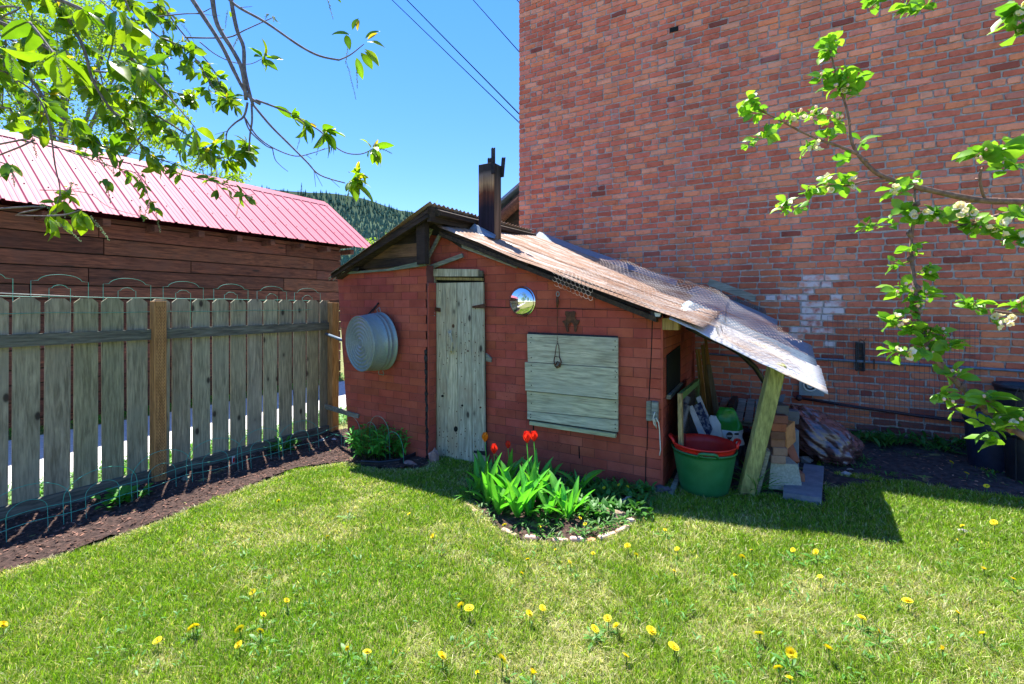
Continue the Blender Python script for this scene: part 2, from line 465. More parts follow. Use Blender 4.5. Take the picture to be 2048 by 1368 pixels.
def sheet_ground(name, x0, x1, y0, y1, nx, ny, mat, dz=0.0, amp=0.0, fr=1.0, mask=None):
    mb = MB(); idx = {}
    for i in range(nx + 1):
        for j in range(ny + 1):
            x = x0 + (x1 - x0) * i / nx; y = y0 + (y1 - y0) * j / ny
            h = g(x, y) + dz + (amp * mnoise.noise(Vector((x * fr, y * fr, 3.3))) + amp * .6 * mnoise.noise(Vector((x * fr * 2.7, y * fr * 2.7, 9.3))) if amp else 0)
            idx[i, j] = len(mb.v); mb.v.append((x, y, h)); mb.t.append((1, 1, 1))
    for i in range(nx):
        for j in range(ny):
            if mask:
                cx = x0 + (x1 - x0) * (i + .5) / nx; cy = y0 + (y1 - y0) * (j + .5) / ny
                if not mask(cx, cy): continue
            mb.f.append((idx[i, j], idx[i + 1, j], idx[i + 1, j + 1], idx[i, j + 1]))
    return struct(name, mb, mat, True)
# far ground: coarse, reaches the horizon
mb = MB()
xs = [-900, -60, -14, -10, -8.2, -6, -4, -2, 0, 2, 4, 8, 60, 900]; ys = [-300, -30, -8, -4, 0, 2, 4, 6, 9, 14, 40, 300, 1200]
for x in xs:
    for y in ys:
        mb.v.append((x, y, g(x, y))); mb.t.append((1, 1, 1))
for i in range(len(xs) - 1):
    for j in range(len(ys) - 1):
        a = i * len(ys) + j; mb.f.append((a, a + len(ys), a + len(ys) + 1, a + 1))
struct('ground', mb, M['thatch'], True)
sheet_ground('lane', -8.0, -5.75, -25, 60, 8, 90, M['gravel'], .006, .004, 2.0)
sheet_ground('soil_bed', -5.15, -2.85, -1.6, 4.1, 92, 228, M['soil'], .018, .028, 7.0, lambda x, y: inpoly(x, y, BED))
sheet_ground('bare_soil', -.2, 5.6, 3.4, 5.78, 116, 48, M['soil_dark'], .010, .02, 6.0, lambda x, y: inpoly(x, y, SOILR))
sheet_ground('flower_bed_soil', -2.5, -.6, 2.4, 3.62, 60, 40, M['soil'], .010, .02, 8.0, lambda x, y: inpoly(x, y, FLOWER))
sheet_ground('lean_to_floor', -.78, .9, 3.78, 5.77, 60, 60, M['soil_dark'], .006, .012, 8.0)

# ================================================================ brick building
YW = 5.76; XW0 = -3.22; XW1 = 7.5
bb = thing('brick_building', 'tall weathered red brick building whose blank wall fills the right side', 'building', (XW0, YW, g(XW0)))
mb = MB(); mb.box(((XW0 + XW1) / 2, YW + 3.0, 3.325), (XW1 - XW0 - .02, 6.0 + .020, 7.15))
wall = build('wall', mb, M['mortar'], bb)
PAL = [(.40, .125, .078), (.44, .15, .09), (.36, .105, .075), (.47, .175, .10), (.33, .095, .08), (.43, .19, .13), (.27, .075, .06), (.42, .14, .105), (.38, .11, .07), (.45, .21, .155)]
def brick_shape(L, H, tint, rr, mb, c=None, T=.03):
    """front face toward -Y, outline jittered"""
    j = lambda s=.0035: rr.uniform(-s, s)
    a, b = L / 2, H / 2; k = .006
    o = [(-a + k + j(), -b + j()), (a * .1 + j(.01), -b + j(.0025)), (a - k + j(), -b + j()), (a + j(), -b + k + j()), (a + j(), b - k + j()), (a - k + j(), b + j()), (j(.01), b + j(.0025)), (-a + k + j(), b + j()), (-a + j(), b - k + j()), (-a + j(), -b + k + j())]
    if rr.random() < .12:
        q = rr.choice([0, 2, 5, 7]); o[q] = (o[q][0] * .90, o[q][1] * .6)
    n = len(o); c = c or (0, 0, 0); dep = rr.uniform(-.003, .003)
    V = [(c[0] + x * .97, c[1] - T / 2 + dep, c[2] + z * .93) for x, z in o] + [(c[0] + x, c[1] - T / 2 + .004 + dep, c[2] + z) for x, z in o] + [(c[0] + x, c[1] + T / 2, c[2] + z) for x, z in o]
    Fc = [tuple(range(n))]
    for q in range(2):
        for i in range(n):
            i2 = (i + 1) % n; Fc.append((q * n + i2, q * n + i, (q + 1) * n + i, (q + 1) * n + i2))
    mb.add(V, Fc, tint)
CO = .0682; BL = .195
rows = int((6.88 + .19) / CO)
bricks = []
z0 = -.19
for r in range(rows):
    z = z0 + (r + .5) * CO
    header = (r % 7 == 3)
    x = XW0 + (0 if r % 2 else -BL / 2)
    while x < XW1 - .02:
        L = min((BL / 2 if header else BL) * (1 + R.uniform(-.05, .05)), XW1 - x)
        if not header and R.random() < .035: L = BL / 2
        xa = max(x, XW0); xb = x + L
        if xb - xa > .05:
            cx = (xa + xb) / 2
            p = pxof((cx, YW, z))
            if z > g(cx) - .04:
                cl = mnoise.noise(Vector((cx * .9, z * 2.4, 5.0))) * .5 + .5
                c = PAL[int((cl * .7 + R.random() * .45) * 9.99) % len(PAL)] if R.random() < .9 else R.choice(PAL)
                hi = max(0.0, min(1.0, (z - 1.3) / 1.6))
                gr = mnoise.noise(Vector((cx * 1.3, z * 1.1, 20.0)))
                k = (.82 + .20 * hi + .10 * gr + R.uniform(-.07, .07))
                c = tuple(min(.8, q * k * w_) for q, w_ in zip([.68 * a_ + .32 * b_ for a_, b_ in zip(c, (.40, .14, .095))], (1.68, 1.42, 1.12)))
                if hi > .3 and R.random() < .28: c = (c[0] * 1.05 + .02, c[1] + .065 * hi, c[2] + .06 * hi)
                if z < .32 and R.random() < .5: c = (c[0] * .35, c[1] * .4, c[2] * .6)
                elif R.random() < .018: c = (c[0] * .5, c[1] * .5, c[2] * .6)
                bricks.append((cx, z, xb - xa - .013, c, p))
        x = xb
bricks.sort(key=lambda b: -b[2] * (1 if -5 < b[4][0] < 2048 and b[4][1] > 0 else 0) / b[4][2])
protos = {}
rr = random.Random(3)
mbs = MB(); nobj = 0
for n_, (cx, z, L, c, p) in enumerate(bricks):
    lime = 1540 < p[0] < 1690 and 545 < p[1] < 690 and mnoise.noise(Vector((cx * 5, z * 7, 1))) > -.35 + abs(p[0] - 1610) / 130
    H = CO - .0145
    if lime or (n_ < 250):
        m1 = MB(); brick_shape(L, H, c, rr, m1)
        me = mesh_from('brick', m1.v, m1.f, m1.t, M['brick_lime'] if lime else M['brick'])
        link('brick', me, (cx, YW - .004, z), wall); nobj += 1
    else:
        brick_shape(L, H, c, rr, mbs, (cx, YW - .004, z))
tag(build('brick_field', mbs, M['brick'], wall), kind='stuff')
# dark vent hole high up, dark eave over the corner
mb = MB(); mb.box(onY(1348, 59, YW - .022), (.10, .01, .055)); build('vent_hole', mb, M['black'], bb)
mb = MB(); mb.box(((XW0 + XW1) / 2 - .1, YW + 3.0, 6.95), (XW1 - XW0 + .04, 6.04, .10)); build('roof_edge', mb, M['blackmetal'], bb)

# ================================================================ old log building behind
lb = thing('log_building', 'old log building with sloping roof seen in the gap beside the brick wall', 'building', (-4.2, 8.3, g(-4.2)))
A = onY(962, 437, 8.0); B = onY(1046, 364, 8.0); up = Vector((0, 0, .06))
mb = MB(); mb.prism([A, B, B + up, A + up], (0, 2.5, 0)); build('roof', mb, M['blue_sheet'], lb)
mb = MB(); d_ = (B - A); mb.tube([A + Vector((.1, .12, -.22)), B + Vector((0, .12, -.22))], .11, 10); build('rafter_log', mb, M['barn_wood'], lb, True)
mb = MB(); mb.prism([A + Vector((0, .3, -.02)), B + Vector((0, .3, -.02)), Vector((B.x, 8.3, g(-4))), Vector((A.x, 8.3, g(-4)))], (0, 2.0, 0)); build('wall', mb, M['dark_wood_x'], lb)
mb = MB(); mb.prism([A + Vector((0.1, .2, -.04)), B + Vector((0, .2, -.04)), B + Vector((0, .2, -.15)), A + Vector((.1, .2, -.15))], (0, .03, 0)); build('rake_board', mb, M['grey_wood'], lb)

# ================================================================ barn with red metal roof
XB = -8.4; XE = -8.02; ZE = 1.42 + 1.24; XRG = -9.68; ZR = 1.42 + 2.47; YB0, YB1 = -6.0, 6.95
bn = thing('barn', 'long dark plank barn with a shiny red ribbed metal roof across the lane', 'barn', (XB, 0, g(-8)))
mb = MB(); mb.box((XB - 1.6, (YB0 + YB1) / 2, 1.2), (3.1, YB1 - YB0 - .02, 2.9)); bw = build('wall', mb, M['dark_wood_y'], bn)
z = -.28; k = 0
while z < ZE - .02:
    h = [.20, .24, .22, .19, .25][k % 5]; h = min(h, ZE + .0 - z)
    y = YB0 - R.uniform(0, 2.5)
    while y < YB1:
        L = R.uniform(2.2, 4.8); y1 = min(y + L, YB1); ya = max(y, YB0)
        if y1 > ya + .2:
            mb = MB(); q = R.uniform(.6, 1.3); mb.box((XB - .032 + R.uniform(0, .012), (ya + y1) / 2, z + h / 2), (.04, y1 - ya - .010, h - .016), tint=(q, q * R.uniform(.92, 1.02), q * R.uniform(.88, 1.04)), bev=.003)
            build('plank', mb, M['barn_wood'], bw)
        y = y1
    z += h; k += 1
mb = MB()   # ribbed roof sheet
sl = Vector((XRG - XE, 0, ZR - ZE)); nrm = Vector((-sl.z, 0, sl.x)).normalized(); nrm = nrm if nrm.z > 0 else -nrm
prof = []; y = YB0 - .3; YR1 = 7.5
while y < YR1:
    prof += [(y, 0), (y + .012, .020), (y + .034, .020), (y + .046, 0), (y + .10, 0), (y + .106, .004), (y + .118, .004), (y + .124, 0), (y + .160, 0), (y + .166, .004), (y + .178, .004), (y + .184, 0)]
    y += .2286
ns = len(prof)
E0 = Vector((XE, 0, ZE)); R0 = Vector((XRG, 0, ZR))
for P0 in (E0, R0):
    for (yy, hh) in prof: mb.v.append(tuple(P0 + Vector((0, yy, 0)) + nrm * hh)); mb.t.append((1, 1, 1))
for P0 in (R0, E0):
    for (yy, hh) in prof: mb.v.append(tuple(P0 + Vector((0, yy, 0)) + nrm * (hh - .003))); mb.t.append((1, 1, 1))
for i in range(ns - 1):
    mb.f += [(i, i + 1, ns + i + 1, ns + i), (2 * ns + i, 2 * ns + i + 1, 3 * ns + i + 1, 3 * ns + i), (i, 3 * ns + i, 3 * ns + i + 1, i + 1)]
rf = build('roof', mb, M['red_roof'], bn)
mb = MB(); mb.prism([(XE, 0, ZE), (XRG, 0, ZR), (2 * XRG - XE, 0, ZE)], (0, .02, 0))
mb = MB(); o2 = [(XRG, ZR), (2 * XRG - XE, ZE), (2 * XRG - XE, ZE - .03), (XRG, ZR - .03)]
mb.prism([(a, YB0 - .3, b) for a, b in o2], (0, YR1 - YB0 + .3, 0)); build('far_roof_slope', mb, M['red_roof'], bn)
mb = MB(); mb.prism([(XE + .02, YB1, ZE - .03), (XRG, YB1, ZR - .03), (2 * XRG - XE, YB1, ZE - .03)], (0, -.05, 0)); build('gable', mb, M['barn_wood'], bn)
mb = MB(); mb.prism([(XRG + .14, YB0 - .3, ZR - .085), (XRG, YB0 - .3, ZR + .035), (XRG - .14, YB0 - .3, ZR - .085), (XRG, YB0 - .3, ZR + .02)], (0, YR1 - YB0 + .32, 0)); build('ridge_cap', mb, M['red_roof'], rf)
mb = MB()
for i in range(int((YR1 - YB0) / .2286) + 1):
    for f_ in (.25, .62, .93):
        p = E0.lerp(R0, f_) + Vector((0, YB0 - .3 + i * .2286 + .07, 0)) + nrm * .004
        mb.box(p, (.014, .014, .010))
tag(build('roof_screws', mb, M['iron'], rf), kind='stuff')
y = YB0 + .2
while y < YB1 + .5:
    mb = MB(); mb.box((XB + .12, y, ZE - .11), (.34, .09, .10), bev=.006); build('rafter_tail', mb, M['barn_wood'], bn); y += .61

# ================================================================ hill, conifers and background trees
def hill_h(px):
    P = [(-400, 380), (100, 385), (500, 396), (650, 408), (700, 414), (760, 425), (810, 437), (870, 452), (960, 480), (1100, 520), (1400, 590), (1800, 606)]
    for (a, b), (c, d) in zip(P, P[1:]):
        if a <= px <= c: return b + (d - b) * (px - a) / (c - a)
    return 606
mb = MB(); n = 90; m = 14; HT = 420.0
for i in range(n + 1):
    px = -400 + 2200 * i / n
    top = HY - hill_h(px)
    for j in range(m + 1):
        f_ = j / m; t = HT * (.55 + .55 * f_)
        h = (EYE + top / F * HT * (f_ ** .8) * 1.0) * (1.1 if j == m else 1) if j else -1
        d = ray(px, HY); mb.v.append((d[0] * t, d[1] * t, h * (t / HT if j else 1) + (3 * mnoise.noise(Vector((i * .4, j * .7, 0))) if 0 < j else 0))); mb.t.append((1, 1, 1))
for i in range(n):
    for j in range(m):
        a = i * (m + 1) + j; mb.f.append((a, a + m + 1, a + m + 2, a + 1))
struct('hill', mb, M['hill'], True)
HV = np.array(mb.v).reshape(n + 1, m + 1, 3)
mb = MB()
for q in range(9500):
    i = R.uniform(34, 62); j = R.uniform(4, m - .02)
    i0, j0 = int(i), int(j); p = HV[i0, j0] * (1 - (i - i0)) * (1 - (j - j0)) + HV[i0 + 1, j0] * (i - i0) * (1 - (j - j0)) + HV[i0, j0 + 1] * (1 - (i - i0)) * (j - j0) + HV[i0 + 1, j0 + 1] * (i - i0) * (j - j0)
    if mnoise.noise(Vector((p[0] * .02, p[1] * .02, 0))) < -.45 and R.random() < .7: continue
    h = R.uniform(2.2, 4.6); r = h * .2; c = R.uniform(.75, 1.5); tt = (c * 1.1, c * 1.15, c * 1.2)
    vs = [(p[0] + r * math.cos(a), p[1] + r * math.sin(a), p[2] + .5) for a in (0, 1.26, 2.5, 3.8, 5.0)] + [(p[0], p[1], p[2] + h)]
    mb.add(vs, [(k, (k + 1) % 5, 5) for k in range(5)], tt)
fo = build('hillside_forest', mb, M['pine']); tag(fo, 'distant conifer forest covering the hill beyond the barn', 'forest', kind='stuff')

def spruce(px, py, t, H, label):
    top = atT(px, py, t); tr = thing('spruce_tree', label, 'tree', (top.x, top.y, top.z - H))
    mb = MB(); mb.tube([(top.x, top.y, top.z - H), (top.x, top.y, top.z - .1)], [H * .02, .02], 6); build('trunk', mb, M['bark_grey'], tr)
    mb = MB()
    for q in range(int(70)):
        f_ = (q / 70) ** 1.1; z = top.z - H * .9 * f_; Lb = .1 + H * .20 * f_ * R.uniform(.6, 1.2)
        for w in range(5):
            a = R.uniform(0, 6.28); d = Vector((math.cos(a), math.sin(a), -.18)); s = Vector((-math.sin(a), math.cos(a), 0))
            b = Vector((top.x, top.y, z)); e = b + d * Lb
            for k in range(4):
                c = b.lerp(e, (k + .6) / 4); w_ = Lb * .16 * (1.2 - k / 4)
                mb.add([c - s * w_, c + d * w_ * 1.7, c + s * w_, c - d * w_ * .3 + Vector((0, 0, .12 * w_))], [(0, 1, 2, 3)])
    mb.tube([(top.x, top.y, top.z - .6), (top.x, top.y, top.z + .1)], [.07, .01], 5)
    build('crown', mb, M['pine'], tr)
spruce(603, 366, 70.0, 9.0, 'dark spruce top poking above the red barn roof ridge')
spruce(566, 382, 80.0, 9.0, 'small hazy conifer just left of the spruce above the barn roof')

def leafcloud(mb, c, rad, n, size, tint_lo, tint_hi, seed=0):
    c = Vector(c); rr = random.Random(seed)
    for q in range(n):
        while True:
            d = Vector((rr.uniform(-1, 1), rr.uniform(-1, 1), rr.uniform(-1, 1)))
            if d.length < 1: break
        p = c + Vector((d.x * rad[0], d.y * rad[1], d.z * rad[2]))
        if mnoise.noise(p * 1.3 + Vector((seed, 0, 0))) < -.02: continue
        u = Vector((rr.gauss(0, 1), rr.gauss(0, 1), rr.gauss(0, 1))).normalized(); w = u.orthogonal().normalized(); s = size * rr.uniform(.6, 1.3)
        k = rr.random(); tt = tuple(a + (b - a) * k for a, b in zip(tint_lo, tint_hi))
        mb.add([p - u * s, p - w * s * .6, p + u * s, p + w * s * .6], [(0, 1, 2, 3)], tt)
def bgtree(label, base, H, blobs, n, size, trunk_r, lo=(.6, .75, .6), hi=(1.25, 1.15, .9)):
    tr = thing('deciduous_tree', label, 'tree', base); b = Vector(base)
    mb = MB(); top = Vector(blobs[0][0])
    mb.tube([b, b.lerp(top, .35), b.lerp(top, .7), top], [trunk_r, trunk_r * .75, trunk_r * .5, trunk_r * .2], 8)
    for i, (c, rad) in enumerate(blobs):
        c = Vector(c); st = b.lerp(top, .35 + .05 * (i % 4))
        mid = st.lerp(c, .5) + Vector((0, 0, .2)); mb.tube([st, mid, c], [trunk_r * .4, trunk_r * .25, trunk_r * .08], 6)
        for q in range(7):
            e = c + Vector((R.uniform(-1, 1) * rad[0], R.uniform(-1, 1) * rad[1], R.uniform(-1, 1) * rad[2])) * .9
            mb.tube([mid.lerp(c, R.random()), (c + e) / 2 + Vector((0, 0, .1)), e], [trunk_r * .1, trunk_r * .06, .008], 4)
    build('trunk', mb, M['bark_grey'], tr, True)
    mb = MB()
    for i, (c, rad) in enumerate(blobs): leafcloud(mb, c, rad, n, size, lo, hi, i + int(b.x * 10))
    build('crown', mb, M['leaf_far'], tr)
def B_(px, py, t, r): return (tuple(atT(px, py, t)), r)
tb = atT(120, HY, 17.5)
bgtree('tall yellow-green leafy tree standing behind the red-roofed barn', (tb.x, tb.y, -.23), 9,
       [B_(130, 90, 17.5, (2.6, 2.2, 2.0)), B_(10, 120, 17, (2.0, 2, 2.2)), B_(-120, 150, 17, (2.4, 2, 2.6)), B_(230, 150, 17.5, (1.9, 1.8, 1.5)), B_(300, 250, 17.5, (1.5, 1.5, 1.2)), B_(150, 260, 17, (2.2, 1.8, 1.5)), B_(0, 260, 17, (2.2, 2, 1.6)), B_(60, 10, 17.5, (1.8, 1.8, 1.4)), B_(215, 55, 18, (1.2, 1.4, 1.0))],
       4200, .055, .28)
tb = atT(445, HY, 19)
bgtree('slender pale green sapling top showing over the middle of the barn roof', (tb.x, tb.y, -.23), 7,
       [B_(432, 330, 19, (.75, .6, .7)), B_(475, 352, 19, (.6, .5, .4)), B_(400, 318, 19, (.55, .5, .45)), B_(375, 350, 19, (.8, .6, .6)), B_(445, 372, 19, (1.0, .6, .6))], 330, .06, .08)
tb = atT(752, HY, 14)
bgtree('small yellow-green shrub top between barn roof end and shed roof', (tb.x, tb.y, -.23), 4,
       [B_(755, 480, 14, (.45, .5, .32)), B_(742, 500, 14, (.4, .5, .4))], 400, .04, .06)
# trees behind the camera, only seen in the mirror
for k, (x, y, h) in enumerate(((-7, -13, 5.5), (-1, -16, 6.5), (6, -14, 5.5), (11, -9, 5))):
    bgtree(['wide green yard tree far behind the lawn, left of the others', 'tallest green yard tree at the far back of the lawn', 'green yard tree at the back right of the lawn', 'green yard tree beside the brick building corner'][k], (x, y, g(x)), h,
           [((x, y, h * .62), (2.6, 2.2, h * .36))], 2600, .16, .2, (.35, .5, .4), (.8, .8, .6))

# ---------------------------------------------------------------- utility wires
for k, (a, b, r, lab) in enumerate((((778, -6), (1060, 266), .012, 'lowest of the overhead cables running down behind the brick corner'), ((808, -6), (1060, 250), .015, 'thickest overhead cable, second from the left in the sky gap'), ((943, -4), (1060, 128), .012, 'upper thin overhead cable crossing right of the sky gap'), ((1024, -12), (1060, 30), .012, 'short bit of overhead cable in the top corner by the brick wall'))):
    ta, tb_ = (16.0, 11.0)
    mb = MB(); P0 = atT(a[0] - 300, a[1] - 290, 22); P0 = atT(2 * a[0] - b[0], 2 * a[1] - b[1], 24)
    mb.tube([P0, atT(*a, ta), atT(*b, tb_)], r, 5)
    single('overhead_cable', mb, M['cable'], lab, 'cable', 'overhead utility cables')

# ================================================================ picket fence
def FX(Y): return -4.91 + .047 * (Y - 1.195)
fn = thing('wooden_fence', 'grey dog-eared board fence with brown posts along the lane', 'fence', (FX(1.2), 1.2, g(-4.9)))
PIT = .1703; y = 1.094 - PIT * 9
FD = Vector((.047, 1, 0)).normalized(); FN = Vector((1, -.047, 0)).normalized()
k = 0
while y < 3.80:
    w = PIT - .021 - R.uniform(0, .004); ztop = 1.462 + R.uniform(-.004, .004); c = y + PIT / 2 + R.uniform(-.003, .003)
    z0 = g(-4.9) + .045; d = .034; O = Vector((FX(c), c, 0)); lean = R.uniform(-.004, .004)
    out = [(-w / 2, z0), (w / 2, z0), (w / 2, ztop - d), (w / 2 - .037, ztop), (-w / 2 + .037, ztop), (-w / 2, ztop - d)]
    mb = MB(); q = R.uniform(.74, 1.16); tt = (q, q * R.uniform(.95, 1.03), q * R.uniform(.92, 1.05))
    mb.prism([O + FD * (u + lean * (zz - .6)) + Vector((0, 0, zz)) for u, zz in out], FN * -.018, tt)
    build('board', mb, M['fence_board'], fn); y += PIT; k += 1
def rail(y0, y1, zc, h, off=.0):
    a = Vector((FX(y0), y0, zc)) + FN * .004; b = Vector((FX(y1), y1, zc)) + FN * .004; u = Vector((0, 0, h / 2)); o = FN * .038
    mb = MB(); mb.pts8([a - u, a - u + o, b - u + o, b - u, a + u, a + u + o, b + u + o, b + u]); return build('rail', mb, M['fence_rail'], fn)
def postY(pxa): 
    d = ray(pxa, HY); 
    X0 = -4.86; return X0 / d[0] * d[1]
p1 = (postY(295.8) + postY(329)) / 2; PW = .095
posts = [(p1 - 2 * (3.70 - p1), 1.452), (p1 - 1 * (3.70 - p1), 1.452), (p1, 1.441), (3.80, 1.432)]
for (yy, zt) in posts:
    mb = MB(); c = Vector((FX(yy), yy, 0)) + FN * .054
    Mr = Matrix(((FN.x, FD.x, 0), (FN.y, FD.y, 0), (0, 0, 1)))
    mb.box((c.x, c.y, (zt + g(-4.9) - .1) / 2), (PW, PW, zt - g(-4.9) + .1), Mr, bev=.004)
    po = build('post', mb, M['fence_post'], fn)
    if abs(yy - p1) < .01:
        mb = MB(); n = 0
        for r_ in range(7):
            zz = g(-4.9) + .05 + (r_ % 2) * .02
            while zz < zt - .04:
                pc = c + FN * (PW / 2 + .0005) + FD * (-.027 + r_ * .0095); mb.box((pc.x, pc.y, zz), (.002, .0026, .014), Mr); zz += .031
        tag(build('incisions', mb, M['iron'], po), kind='stuff')
for (a, b) in ((posts[0][0], posts[1][0]), (posts[1][0], p1 - PW / 2), (p1 + PW / 2, 3.80 - PW / 2)):
    rail(a, b, 1.145, .092); rail(a, b, g(-4.9) + .06, .115)
# bars from the last post to the shed
mb = MB(); a = onX(652, 668, -4.72); b = onY(692, 683, 3.46); mb.tube([a, b], .017, 8); single('grey_pole', mb, M['conduit'], 'short grey pole bridging the gap from fence post to shed behind the washtub', 'pole', smooth=True)
a = onX(650, 812, -4.74); b = onY(697, 826, 3.45); mb = MB(); u = Vector((0, 0, .026)); o = Vector((.014, -.02, 0))
mb.pts8([a - u, a - u + o, b - u + o, b - u, a + u, a + u + o, b + u + o, b + u]); single('wood_strip', mb, M['grey_wood'], 'weathered slat nailed low across the last fence post', 'slat')
mb = MB(); mb.prism([onY(696, 822, 3.425), onY(719, 828, 3.425), onY(718, 836, 3.425), onY(695, 829, 3.425)], (0, -.02, 0)); single('wood_block', mb, M['grey_wood'], 'small grey wood block nailed to the lower left of the brick-pattern wall', 'block')

# wire border: green arched wires
def arch(mb, f, x0, x1, zb, zs, top, r, shoulder=0.0):
    """f(u,z)->world; arch between u=x0..x1, straight to zs then curved to top"""
    P = [f(x0, zb), f(x0, zs)]; n = 12
    if shoulder: P.append(f(x0 + shoulder, zs + .004))
    for i in range(1, n):
        a = math.pi * i / n; xx = (x0 + x1) / 2 - ((x1 - x0) / 2 - shoulder) * math.cos(a)
        P.append(f(xx, zs + (top - zs) * math.sin(a)))
    if shoulder: P.append(f(x1 - shoulder, zs + .004))
    P += [f(x1, zs), f(x1, zb)]
    mb.tube(P, r, 5, cap=False)
we = thing('wire_edging', 'low green arched wire edging in front of the soil bed', 'edging', tuple(onG(300, 1010)))
L0 = onG(-260, 1165, .02); L1 = onG(680, 880, .02)
Ld = (L1 - L0); Ln = Ld.length; Ld.normalize(); Lp = Vector((Ld.y, -Ld.x, 0)).normalized()
def fe(u, z):
    p = L0 + Ld * u; wv = .03 * math.sin(u * 3.1) + .015 * math.sin(u * 7.3); tl = -.10 * z
    return Vector((p.x + Lp.x * (wv + tl), p.y + Lp.y * (wv + tl), g(p.x) + .02 + z))
u = 0.0
while u < Ln - .4:
    mb = MB(); arch(mb, fe, u, u + .44, -.03, .17 + R.uniform(-.01, .01), .33 + R.uniform(-.01, .01), .0022); build('arch', mb, M['wire_green'], we, True)
    mb = MB(); arch(mb, fe, u + .12, u + .32, -.03, .15, .23, .0019); build('small_arch', mb, M['wire_green'], we, True)
    u += .40
for z in (.075, .15):
    mb = MB(); mb.tube([fe(Ln * i / 40, z + .008 * math.sin(i)) for i in range(41)], .0023, 5); build('rail_wire', mb, M['wire_green'], we, True)
we2 = thing('wire_edging', 'bent green wire arches in front of the leafy bush at the shed wall', 'edging', tuple(onY(760, 930, 3.25)))
def fs(u, z): return Vector((-4.05 + u, 3.36 - .12 * u - .05 * z, g(-3.6) + z))
for (a, b, s, t_) in ((.0, .16, .12, .22), (.05, .34, .22, .37), (.42, .62, .22, .36), (.50, .80, .28, .44), (.74, 1.0, .16, .32)):
    mb = MB(); arch(mb, fs, a, b, -.02, s, t_, .0019); build('arch', mb, M['wire_green'], we2, True)
mb = MB(); mb.tube([fs(-.2 + .1 * i, .12 + .004 * i) for i in range(11)], .002, 5); build('rail_wire', mb, M['wire_green'], we2, True)
we3 = thing('wire_edging', 'tall shouldered wire edging panels hung along the top of the fence', 'edging', (FX(1.5) - .05, 1.5, g(-4.9)))
def ft(u, z): p = Vector((FX(u), u, z)) - FN * .05; return p
u = -.08
while u < 3.55:
    w = .335
    if u > .75:
        for (a, b, s, t_, sh) in ((u, u + w, 1.60, 1.655, .04), (u + .10, u + .225, 1.545, 1.572, .018)):
            mb = MB(); arch(mb, ft, a, b, 1.15, s - .055 * (u - 1) / 2.4, t_ - .055 * (u - 1) / 2.4, .0017, sh); build('arch', mb, M['wire_green'], we3, True)
    else:
        mb = MB(); arch(mb, ft, u - .02, u + .42, 1.15, 1.50, 1.66, .0017); build('arch', mb, M['wire_green'], we3, True)
        mb = MB(); arch(mb, ft, u + .1, u + .28, 1.15, 1.46, 1.56, .0016); build('arch', mb, M['wire_green'], we3, True)
    u += .43
mb = MB(); mb.tube([ft(-.4 + .2 * i, 1.492 - .006 * (i % 3) / 2 - .0017 * i) for i in range(21)], .0024, 5); build('rail_wire', mb, M['wire_green'], we3, True)
mb = MB(); mb.tube([ft(1.05, 1.497), ft(1.45, 1.478)], .003, 5); build('tie_wire', mb, M['rope'], we3, True)
mb = MB(); mb.tube([Vector((FX(.3 + .25 * i), .3 + .25 * i, 1.345 + .004 * math.sin(i * 2.0))) + FN * .004 for i in range(14)], .0018, 5); build('rail_wire', mb, M['wire_green'], we3, True)

# ================================================================ garden shed
YF, YT, XC, XL, XR = 3.60, 3.44, -2.92, -4.10, -.77
sh = thing('garden_shed', 'small brick-pattern red shed with lean-to tin roof and plank door', 'shed', (-2.4, 4.3, g(-2.4)))
def clip(poly, hp):
    for (a, b) in hp:   # keep left of a->b
        out = []; n = len(poly)
        for i in range(n):
            p, q = poly[i], poly[(i + 1) % n]
            sp = (b[0] - a[0]) * (p[1] - a[1]) - (b[1] - a[1]) * (p[0] - a[0]); sq = (b[0] - a[0]) * (q[1] - a[1]) - (b[1] - a[1]) * (q[0] - a[0])
            if sp >= 0: out.append(p)
            if (sp >= 0) != (sq >= 0):
                f_ = sp / (sp - sq); out.append((p[0] + (q[0] - p[0]) * f_, p[1] + (q[1] - p[1]) * f_))
        poly = out
        if len(poly) < 3: return []
    return poly
def area(p): return .5 * sum(p[i][0] * p[(i + 1) % len(p)][1] - p[(i + 1) % len(p)][0] * p[i][1] for i in range(len(p)))
nsb = [0]
